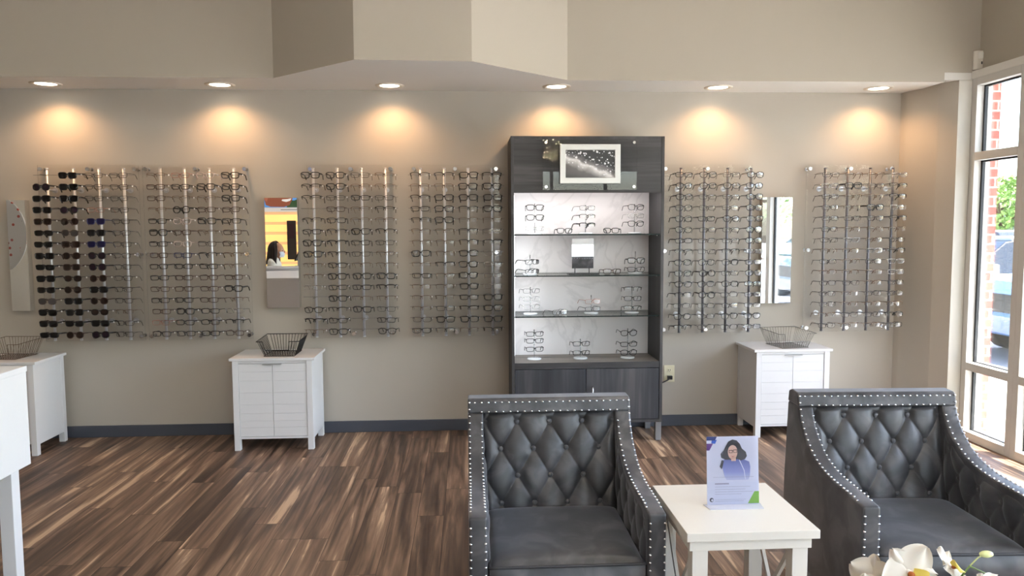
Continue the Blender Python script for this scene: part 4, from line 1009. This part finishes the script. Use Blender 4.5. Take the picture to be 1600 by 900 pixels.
flat('portrait_print', [[(0.62, 0.655), (0.635, 0.655), (0.725, 0.50), (0.745, 0.37), (0.735, 0.37), (0.712, 0.50)]], col('print_cord', rgb(226, 228, 244)), lf, 0.0020)
flat('sheet_band', [R01(0.0, 0.0, 1.0, 0.34)], col('print_pale', rgb(208, 212, 236)), lf, 0.0014)
lines = [R01(0.12, 0.403, 0.90, 0.407), R01(0.15, 0.300, 0.42, 0.318), R01(0.15, 0.262, 0.83, 0.266), R01(0.15, 0.225, 0.74, 0.229), R01(0.15, 0.189, 0.88, 0.193), R01(0.15, 0.155, 0.66, 0.159), R01(0.15, 0.075, 0.75, 0.078), R01(0.15, 0.052, 0.70, 0.055)]
flat('text_lines', lines, col('print_text', rgb(150, 150, 178)), lf, 0.0020)
flat('round_mark', [[(0.085 + 0.038 * cos(t), 0.075 + 0.032 * sin(t)) for t in [k * PI / 8 for k in range(16)]]], col('print_mark', rgb(52, 56, 84)), lf, 0.0020)
flat('round_mark', [[(0.095 + 0.022 * cos(t), 0.072 + 0.018 * sin(t)) for t in [k * PI / 8 for k in range(16)]]], col('print_mark_light', rgb(200, 204, 226)), lf, 0.0026)
a = MB().add([(SX0 - 0.001, 2.5225, TZ), (SX1 + 0.001, 2.5225, TZ), (SX1 + 0.001, 2.5425, TZ + 0.236), (SX0 - 0.001, 2.5425, TZ + 0.236)], [(0, 1, 2, 3)])
build('front_sheet', a, glassy('sign_acrylic', (0.98, 0.98, 1, 1), 0.6, 0.0), sn, recalc=False)
build('foot', MB().add([(SX0 - 0.012, 2.533, TZ + 0.002), (SX0 - 0.003, 2.482, TZ + 0.002), (SX1 + 0.0, 2.482, TZ + 0.002), (SX1 + 0.006, 2.533, TZ + 0.002),
                       (SX0 - 0.012, 2.533, TZ), (SX0 - 0.003, 2.482, TZ), (SX1 + 0.0, 2.482, TZ), (SX1 + 0.006, 2.533, TZ)], [(0, 1, 2, 3), (7, 6, 5, 4), (0, 4, 5, 1), (1, 5, 6, 2), (2, 6, 7, 3), (3, 7, 4, 0)]),
      simple('foot_acrylic', rgb(205, 206, 218), 0.1, noise=0.01), sn)

# ------------------------------------------------------------------ motion sensor
ms = thing('motion_sensor', (3.462, SOF, 2.52), 'small white motion sensor high in the corner above the window', 'sensor')
m = MB().prism([(-0.043, 0.0), (-0.046, -0.016), (-0.030, -0.034), (0.030, -0.034), (0.046, -0.016), (0.043, 0.0)], 'z', 0.0, 0.125)
build('housing', m, SENSORW, ms, 0.004, local=True)
build('sensor_lens', MB().prism([(-0.026, -0.034), (0, -0.039), (0.026, -0.034)], 'z', 0.070, 0.112), simple('sensor_lens', rgb(222, 218, 208), 0.3, noise=0.01), ms, 0.001, local=True)
build('indicator', MB().box(-0.004, 0.004, -0.0365, -0.033, 0.034, 0.052), SLOT, ms, local=True)

# ------------------------------------------------------------------ orchid on a low table, nearest the camera
PETAL = simple('orchid_petal', rgb(214, 206, 194), 0.6, sheen=0.1, noise=0.03, nscale=30)
PETAL.node_tree.nodes['Principled BSDF'].inputs['Subsurface Weight'].default_value = 0.25
PETAL.node_tree.nodes['Principled BSDF'].inputs['Subsurface Radius'].default_value = (0.02, 0.015, 0.01)
LIP = simple('orchid_lip', rgb(226, 204, 96), 0.5, noise=0.15, nscale=60); THROAT = simple('orchid_throat', rgb(176, 96, 36), 0.5, noise=0.1)
SEPAL_G = simple('orchid_bud', rgb(214, 222, 160), 0.5, noise=0.08); STEM = simple('orchid_stem', rgb(96, 122, 58), 0.5, noise=0.1)
LEAF = simple('orchid_leaf', rgb(52, 92, 44), 0.35, noise=0.1)
lt = thing('low_table', (0.93, 1.26, 0), 'low white table in front of the armchairs under the orchid, below the picture', 'table')
build('tabletop', MB().box(0.60, 1.26, 1.0, 1.52, 0.40, 0.43), TABLE_W, lt, 0.003)
for (x, y) in ((0.63, 1.03), (1.19, 1.03), (0.63, 1.45), (1.19, 1.45)): build('leg', MB().box(x, x + 0.04, y, y + 0.04, 0, 0.40), TABLE_W, lt, 0.002)
orc = thing('potted_orchid', (0.93, 1.30, 0.43), 'white orchid blossoms rising into the bottom right of the picture', 'plant')
build('pot', MB().lathe([(0.0001, 0.0), (0.05, 0.0), (0.062, 0.01), (0.075, 0.12), (0.078, 0.13), (0.072, 0.13), (0.066, 0.11), (0.0001, 0.105)], n=36), simple('white_pot', rgb(230, 228, 222), 0.25, noise=0.01), orc, local=True)
for k, a in enumerate((0.3, 1.7, 2.9, 4.2, 5.3)):
    def leaf(i, j, a=a):
        s = i; w = 0.032 * sin(PI * min(1, s * 0.93 + 0.07)) ; t = (j - 0.5) * 2
        d = 0.03 + 0.17 * s; z = 0.12 + 0.08 * sin(s * 2.2) - 0.02 * abs(t)
        return (d * cos(a) - t * w * sin(a), d * sin(a) + t * w * cos(a), z)
    build('leaf', MB().grid(leaf, 14, 6), LEAF, orc, local=True, recalc=False)
def petal_mesh(L_, W_, cup, tip=0.0):
    def fn(i, j):
        s = i; t = (j - 0.5) * 2
        w = W_ * (sin(PI * min(1.0, s ** 0.75 * 0.97 + 0.015)) ** 0.62)
        return (t * w, -cup * (s ** 1.6) * L_ + 0.10 * W_ * t * t - 0.004 * sin(5 * t + 3 * s) * s, s * L_)
    return MB().grid(fn, 14, 12)
def flower(parent, c, face, spin, size, pm=PETAL):
    """c relative to pot origin; face = direction the blossom looks"""
    f = Vector(face).normalized(); q = (-f).to_track_quat('Y', 'Z') @ Matrix.Rotation(spin, 3, 'Y').to_quaternion()
    cen = build('flower', MB().ball((0, 0.004, 0), 0.006 * size, 10, 6), pm, parent, local=True)
    cen.location = c; cen.rotation_mode = 'QUATERNION'; cen.rotation_quaternion = q
    for ang, L_, W_, cup, off in ((0, 0.040, 0.015, 0.12, 0.003), (2.25, 0.038, 0.0145, 0.15, 0.003), (-2.25, 0.038, 0.0145, 0.15, 0.003), (1.22, 0.042, 0.026, 0.10, -0.001), (-1.22, 0.042, 0.026, 0.10, -0.001)):
        p_ = build('petal', petal_mesh(L_ * size, W_ * size, cup), pm, cen, local=True, recalc=False)
        p_.rotation_euler = (0, ang, 0); p_.location = (0, off, 0)
    build('lip', MB().grid(lambda i, j: ((j - 0.5) * 0.018 * size * (1 + sin(PI * i)), -0.004 - 0.014 * size * sin(i * 2.4), -0.004 - 0.016 * size * i + 0.006 * (2 * j - 1) ** 2), 8, 8), LIP, cen, local=True, recalc=False)
    build('throat', MB().ball((0, -0.006, -0.003), 0.0045 * size, 10, 6, (1, 1.2, 1)), THROAT, cen, local=True)
o0 = Vector((0.93, 1.30, 0.43))
FL = [((0.826, 1.36, 0.820), (0.05, -1, 0.12), -0.6, 1.42), ((0.768, 1.385, 0.803), (-0.25, -1, 0.3), 0.2, 1.05), ((0.745, 1.34, 0.788), (-0.4, -1, 0.35), 0.9, 0.95),
      ((0.942, 1.41, 0.805), (0.75, -0.6, 0.7), 1.1, 1.0), ((0.985, 1.36, 0.775), (0.5, -1, 0.4), -0.3, 1.0)]
build('stem', MB().tube([(0, 0, 0.10), (-0.02, 0.03, 0.22), (-0.05, 0.08, 0.32), (-0.06, 0.10, 0.36), (-0.11, 0.12, 0.385), (-0.17, 0.10, 0.345)], [0.0035, 0.003, 0.0028, 0.0025, 0.002, 0.0015], 7)
      .tube([(0, 0, 0.10), (0.02, 0.04, 0.24), (0.02, 0.10, 0.35), (0.05, 0.11, 0.375), (0.085, 0.10, 0.36)], [0.0035, 0.003, 0.0025, 0.002, 0.0015], 7), STEM, orc, local=True)
for c, fdir, sp_, sz in FL: flower(orc, Vector(c) - o0, fdir, sp_, sz)
build('bud', MB().ball((1.006 - 0.93, 1.40 - 1.30, 0.833 - 0.43), 0.0095, 12, 8, (1.5, 0.8, 0.7)).tube([(0.05, 0.11, 0.375), (0.064, 0.105, 0.395), (0.076, 0.10, 0.402)], 0.0014, 6), SEPAL_G, orc, local=True)

# ------------------------------------------------------------------ behind the camera: what the mirrors show
rc = thing('reception_counter', (-2.9, 0.35, 0), 'white reception counter reflected in the lower half of the poster mirror', 'counter')
build('counter_body', MB().box(-3.9, -1.95, 0.1, 0.42, 0, 0.93), WHITE_LAM, rc, 0.003)
build('counter_top', MB().box(-3.95, -1.92, 0.06, 0.46, 0.93, 0.955), WHITE_LAM, rc, 0.003)
build('side_box', MB().box(-2.48, -1.95, 0.44, 0.9, 0.0, 0.80), WHITE_LAM, rc, 0.003)
mn = thing('computer_monitor', (-2.36, 0.16, 0.955), 'dark computer screen on the reception counter, reflected beside the person', 'monitor')
build('screen', MB().prism([(-0.02, 0.08), (0.10, 0.34), (0.115, 0.335), (-0.005, 0.075)], 'y', -0.18, 0.12), BLACKP, mn, 0.002, local=True)
build('stand', MB().box(-0.03, 0.06, -0.08, 0.04, 0, 0.008).box(0.0, 0.02, -0.04, 0.0, 0.008, 0.14), STEEL, mn, 0.002, local=True)
# lit slatted panel and poster on the wall behind
sl = thing('lit_slat_wall', (-3.2, YB + 0.06, 0.3), 'warm yellow lit slatted wall panel reflected in the poster mirror', 'wall panel')
YEL = simple('lit_yellow_slat', rgb(250, 214, 130), 0.5, emit=rgb(255, 214, 128), estr=1.0, noise=0.08, nscale=4)
m = MB()
for k in range(8): m.box(-4.4, -2.2, YB + 0.01, YB + 0.04, 0.34 + k * 0.18, 0.34 + k * 0.18 + 0.125)
build('slats', m, YEL, sl)
build('backing', MB().box(-4.4, -2.2, YB + 0.001, YB + 0.01, 0.28, 1.79), simple('slat_backing', rgb(226, 190, 150), 0.6, emit=rgb(240, 196, 150), estr=0.45), sl)
build('border', MB().box(-4.46, -4.4, YB + 0.001, YB + 0.05, 0.28, 1.85).box(-2.2, -2.14, YB + 0.001, YB + 0.05, 0.28, 1.85), WHITE_TRIM, sl)
ds = thing('wall_screen', (-3.16, YB + 0.05, 1.1), 'dark upright screen on the lit yellow wall, reflected in the poster mirror', 'screen')
build('screen', MB().box(-3.25, -3.09, YB + 0.05, YB + 0.08, 0.92, 1.62), simple('screen_dark', rgb(70, 62, 58), 0.3, noise=0.1), ds, 0.003)
build('screen_image', MB().box(-3.22, -3.12, YB + 0.08, YB + 0.083, 1.30, 1.56), simple('screen_maroon', rgb(70, 44, 50), 0.3, noise=0.3, nscale=8), ds)
ps = thing('lightbox_poster', (-3.2, YB + 0.02, 1.79), 'lit poster of a smiling face beside trees, reflected at the top of the poster mirror', 'poster')
build('poster_sheet', MB().box(-3.95, -2.62, YB + 0.005, YB + 0.03, 1.86, 2.9), simple('poster_sky', rgb(92, 150, 214), 0.5, emit=rgb(92, 150, 214), estr=0.6, noise=0.2, nscale=3), ps)
build('caption_strip', MB().box(-3.95, -2.62, YB + 0.005, YB + 0.03, 1.78, 1.855), simple('poster_strip', rgb(232, 226, 220), 0.5, emit=rgb(232, 226, 220), estr=0.4), ps)
build('caption_text', MB().box(-3.36, -3.02, YB + 0.03, YB + 0.032, 1.812, 1.822), simple('poster_text', rgb(110, 110, 120), 0.5), ps)
def poly_y(poly, y, t=0.002): return MB().prism(poly, 'y', y, y + t)
yy0 = YB + 0.031
build('poster_trees', MB().add([], []).prism([(-3.0, 1.86), (-2.62, 1.86), (-2.62, 2.06), (-2.74, 2.10), (-2.86, 2.02), (-2.98, 2.04), (-3.12, 1.98), (-3.25, 2.0), (-3.25, 1.86)], 'y', yy0, yy0 + 0.002), simple('poster_green', rgb(56, 84, 52), 0.5, emit=rgb(56, 84, 52), estr=0.5, noise=0.5, nscale=12), ps)
build('poster_face', poly_y([(-3.62, 1.90), (-3.54, 1.87), (-3.30, 1.865), (-3.20, 1.90), (-3.15, 2.0), (-3.13, 2.12), (-3.14, 2.4), (-3.2, 2.6), (-3.4, 2.7), (-3.6, 2.6), (-3.66, 2.3), (-3.66, 2.05)], yy0 + 0.002), simple('poster_skin', rgb(150, 86, 64), 0.5, emit=rgb(150, 86, 64), estr=0.5, noise=0.15, nscale=6), ps)
build('poster_teeth', poly_y([(-3.34, 1.975), (-3.26, 1.955), (-3.19, 1.975), (-3.165, 2.02), (-3.24, 2.005), (-3.33, 2.0)], yy0 + 0.005), simple('poster_white', rgb(240, 236, 230), 0.5, emit=rgb(240, 236, 230), estr=0.6), ps)
build('poster_ear', poly_y([(-3.66, 2.0), (-3.60, 1.96), (-3.57, 2.06), (-3.62, 2.14), (-3.68, 2.1)], yy0 + 0.005), simple('poster_ear', rgb(176, 108, 84), 0.5, emit=rgb(176, 108, 84), estr=0.5), ps)
# floral oval panel far left, reflected in the left mirror
fp = thing('floral_wall_panel', (-5.9, 0.9, 0.9), 'white oval panel with red and grey flowers, reflected in the far left mirror', 'wall art')
def floral():
    m, N, L = mat('floral_print'); b = N['Principled BSDF']; tc = N.new('ShaderNodeTexCoord')
    v = N.new('ShaderNodeTexVoronoi'); v.inputs['Scale'].default_value = 16; L.new(tc.outputs['Object'], v.inputs['Vector'])
    n = N.new('ShaderNodeTexNoise'); n.inputs['Scale'].default_value = 3; L.new(tc.outputs['Object'], n.inputs['Vector'])
    a_ = N.new('ShaderNodeMath'); a_.operation = 'LESS_THAN'; a_.inputs[1].default_value = 0.28; L.new(v.outputs['Distance'], a_.inputs[0])
    g_ = N.new('ShaderNodeMath'); g_.operation = 'GREATER_THAN'; g_.inputs[1].default_value = 0.5; L.new(n.outputs['Fac'], g_.inputs[0])
    mu = N.new('ShaderNodeMath'); mu.operation = 'MULTIPLY'; L.new(a_.outputs[0], mu.inputs[0]); L.new(g_.outputs[0], mu.inputs[1])
    cr = ramp(N, [(0.3, rgb(196, 96, 84)), (0.6, rgb(110, 104, 110)), (0.9, rgb(206, 130, 110))]); L.new(v.outputs['Color'], cr.inputs['Fac'])
    mx = N.new('ShaderNodeMix'); mx.data_type = 'RGBA'; L.new(mu.outputs[0], mx.inputs['Factor']); mx.inputs['A'].default_value = rgb(226, 224, 224); L.new(cr.outputs['Color'], mx.inputs['B'])
    L.new(mx.outputs['Result'], b.inputs['Base Color']); b.inputs['Roughness'].default_value = 0.5
    return m
build('oval_board', MB().prism([(-5.95 + 0.40 * cos(t), 1.42 + 0.50 * sin(t)) for t in [k * PI / 24 for k in range(48)]], 'y', 0.9, 0.92), floral(), fp)
build('stand_pole', MB().cyl((-5.95, 0.91, 0), (-5.95, 0.91, 0.95), 0.015, 10).cyl((-5.95, 0.91, 0), (-5.95, 0.91, 0.015), 0.16, 24), STEEL, fp)
# cluster of tiny bulbs mirrored in the sign plate
bl = thing('pendant_light', (0.95, 1.5, 2.37), 'cluster of tiny warm bulbs mirrored as sparkles in the acrylic sign plate', 'pendant light')
build('canopy', MB().cyl((0.95, 1.5, CEIL), (0.95, 1.5, CEIL - 0.03), 0.08, 24), CHROME, bl)
build('wire', MB().cyl((0.95, 1.5, CEIL - 0.03), (0.95, 1.5, 2.50), 0.003, 6), BLACKP, bl)
m = MB(); r2 = random.Random(5)
for k in range(48):
    m.ball((0.94 + r2.uniform(-0.11, 0.11), 1.5 + r2.uniform(-0.1, 0.1), 2.37 + r2.uniform(-0.14, 0.14)), 0.005, 6, 4)
o = build('bulb_cluster', m, simple('warm_bulb', (1, 1, 1, 1), 0.4, emit=(1, 0.78, 0.4, 1), estr=140), bl, recalc=False); o['kind'] = 'stuff'
m = MB()
for k in range(10): m.tube([(0.95, 1.5, 2.50), (0.94 + 0.1 * cos(k * 0.63), 1.5 + 0.09 * sin(k * 0.63), 2.46), (0.94 + 0.1 * cos(k * 0.63), 1.5 + 0.09 * sin(k * 0.63), 2.24)], 0.0012, 4)
build('bead_strands', m, CHROME, bl)

# seated person behind the reception counter
def person():
    R = thing('person', (-2.84, -0.30, 0), 'seated person with long dark hair, white cardigan and face mask, reflected in the poster mirror', 'person')
    def skin(name, verts, edges, radii, m_, sub=2):
        me = bpy.data.meshes.new(name); me.from_pydata(verts, edges, []); me.materials.append(m_)
        o = bpy.data.objects.new(name, me); C.objects.link(o); o.parent = R
        o.modifiers.new('skin', 'SKIN'); 
        for i, r_ in enumerate(radii):
            rr = r_ if isinstance(r_, tuple) else (r_, r_); me.skin_vertices[0].data[i].radius = rr
        me.skin_vertices[0].data[0].use_root = True
        s = o.modifiers.new('sub', 'SUBSURF'); s.levels = sub; s.render_levels = sub
        o.modifiers['skin'].use_smooth_shade = True
        return o
    SK = simple('skin_tone', rgb(176, 128, 102), 0.5, noise=0.03); CL = simple('white_cardigan', rgb(222, 218, 210), 0.8, noise=0.04); TR = simple('dark_trousers', rgb(44, 46, 56), 0.8, noise=0.04)
    # faces +x, seat height .45; pelvis root
    v = [(0, 0, 0.50), (0.02, 0, 0.66), (0.03, 0, 0.82), (0.04, 0, 0.985), (0.065, 0, 1.05), (0.08, 0, 1.10),
         (0.04, 0.16, 0.975), (0.10, 0.20, 0.74), (0.30, 0.16, 0.80), (0.04, -0.16, 0.975), (0.10, -0.20, 0.74), (0.30, -0.16, 0.80),
         (0.02, 0.09, 0.48), (0.40, 0.10, 0.48), (0.42, 0.10, 0.10), (0.02, -0.09, 0.48), (0.40, -0.10, 0.48), (0.42, -0.10, 0.10), (0.52, 0.10, 0.04), (0.52, -0.10, 0.04)]
    e = [(0, 1), (1, 2), (2, 3), (3, 4), (4, 5), (3, 6), (6, 7), (7, 8), (3, 9), (9, 10), (10, 11), (0, 12), (12, 13), (13, 14), (0, 15), (15, 16), (16, 17), (14, 18), (17, 19)]
    r = [(0.15, 0.12), (0.13, 0.10), (0.15, 0.12), (0.13, 0.11), 0.055, 0.048, 0.07, 0.05, 0.034, 0.07, 0.05, 0.034, 0.085, 0.065, 0.042, 0.085, 0.065, 0.042, 0.03, 0.03]
    body = skin('body', v, e, r, CL)
    # head with nose and brow
    h = MB()
    def headfn(i, j):
        ph = 2 * PI * i; th = PI * j; x = sin(th) * cos(ph); y = sin(th) * sin(ph); z = cos(th)
        rx, ry, rz_ = 0.095, 0.075, 0.118
        if z < 0: ry *= 1 + 0.28 * z; rx *= 1 + 0.12 * z
        px_, py_, pz_ = x * rx, y * ry, z * rz_
        nose = math.exp(-((y / 0.16) ** 2 + ((z + 0.12) / 0.2) ** 2)) * (1 if x > 0 else 0); px_ += 0.024 * nose
        eye = math.exp(-(((abs(y) - 0.38) / 0.15) ** 2 + ((z - 0.05) / 0.12) ** 2)) * (1 if x > 0 else 0); px_ -= 0.008 * eye
        return (0.095 + px_, py_, 1.155 + pz_)
    h.grid(headfn, 40, 28); build('head', h, SK, R, local=True)
    for s in (-1, 1):
        build('eye', MB().ball((0.170, s * 0.030, 1.160), 0.011, 10, 8), simple('eye', rgb(40, 30, 26), 0.2), R, local=True)
        build('ear', MB().ball((0.085, s * 0.074, 1.15), 0.026, 10, 8, (0.7, 0.35, 1.1)), SK, R, local=True)
    # mask
    mk = MB().grid(lambda i, j: (0.095 + (0.108 - 0.05 * abs(2 * i - 1) ** 2.2 - 0.012 * abs(2 * j - 1)), (2 * i - 1) * 0.068, 1.065 + 0.08 * j), 16, 10)
    build('face_mask', mk, simple('mask_pale_blue', rgb(208, 216, 230), 0.7, noise=0.02), R, local=True, recalc=False)
    # long hair: shell round the back and sides falling to the shoulders
    def hair(i, j):
        a_ = -1.95 + 3.9 * i + PI        # opening towards +x
        if j < 0.5:
            th = PI * 0.5 * (j / 0.5); rr = sin(th); z = 1.165 + 0.128 * cos(th)
            x = 0.080 + 0.108 * rr * cos(a_); y = 0.094 * rr * sin(a_)
        else:
            k = (j - 0.5) / 0.5; z = 1.165 - 0.20 * k; x = 0.080 - 0.02 * k + (0.108 + 0.01 * k) * cos(a_); y = (0.094 + 0.02 * k) * sin(a_)
        w = 0.004 * sin(i * 60 + 5 * j)
        return (x + w * cos(a_), y + w * sin(a_), z)
    ho = build('hair', MB().grid(hair, 90, 30), simple('dark_hair', rgb(34, 22, 20), 0.4, noise=0.2, nscale=50), R, local=True, recalc=False)
    so = ho.modifiers.new('sol', 'SOLIDIFY'); so.thickness = 0.018; so.offset = 0
    # hands with fingers resting on the keyboard
    for s in (-1, 1):
        vv = [(0.30, s * 0.16, 0.80), (0.36, s * 0.14, 0.80)]; ee = [(0, 1)]; rr = [0.026, 0.030]
        for k, (oy, ln) in enumerate(((-0.026, 0.055), (-0.009, 0.066), (0.009, 0.062), (0.025, 0.048))):
            b0 = len(vv); vv += [(0.395, s * 0.14 + oy, 0.802), (0.395 + ln * 0.55, s * 0.14 + oy * 1.1, 0.800), (0.395 + ln, s * 0.14 + oy * 1.15, 0.785)]
            ee += [(1, b0), (b0, b0 + 1), (b0 + 1, b0 + 2)]; rr += [0.011, 0.009, 0.008]
        b0 = len(vv); vv += [(0.365, s * (0.14 - 0.04), 0.795), (0.395, s * (0.14 - 0.058), 0.788)]; ee += [(1, b0), (b0, b0 + 1)]; rr += [0.011, 0.009]
        skin('hand', vv, ee, rr, SK, 1)
person()
oc = thing('office_chair', (-2.86, -0.30, 0), 'dark office chair under the seated person behind the reception counter', 'chair')
build('seat', MB().box(-0.20, 0.22, -0.23, 0.23, 0.33, 0.385), BLACKP, oc, 0.02, local=True)
build('backrest', MB().box(-0.30, -0.25, -0.21, 0.21, 0.52, 0.95), BLACKP, oc, 0.02, local=True)
build('back_stem', MB().box(-0.29, -0.24, -0.03, 0.03, 0.38, 0.56), BLACKP, oc, 0.005, local=True)
build('column', MB().cyl((0, 0, 0.06), (0, 0, 0.36), 0.025, 14), STEEL, oc, local=True)
bs = MB()
for k in range(5): bs.tube([(0, 0, 0.09), (0.26 * cos(k * 1.257), 0.26 * sin(k * 1.257), 0.05)], 0.018, 8).ball((0.26 * cos(k * 1.257), 0.26 * sin(k * 1.257), 0.028), 0.028, 10, 8)
build('star_base', bs, BLACKP, oc, local=True)

hc = thing('high_back_chair', (1.85, -1.0, 0), 'dark high-back chair with nailhead trim, reflected in the small tabletop mirror', 'chair')
build('backrest', MB().box(-0.30, 0.30, -0.06, 0.04, 0.40, 1.03), VELVET, hc, 0.02, local=True)
build('seat', MB().box(-0.30, 0.30, 0.04, 0.58, 0.34, 0.48), VELVET, hc, 0.03, local=True)
for (x, y) in ((-0.26, 0.0), (0.26, 0.0), (-0.26, 0.52), (0.26, 0.52)): build('leg', MB().cyl((x, y, 0.34), (x, y, 0), 0.022, 12, 0.014), simple('chair_leg_wood', rgb(40, 32, 28), 0.4, noise=0.1), hc, local=True)
nm_ = MB().ball((0, 0, 0), 0.006, 8, 6).mesh('nailhead', NAIL)
for k in range(15): link_child('nailhead', nm_, hc, (-0.27 + k * 0.54 / 14, 0.041, 1.0))
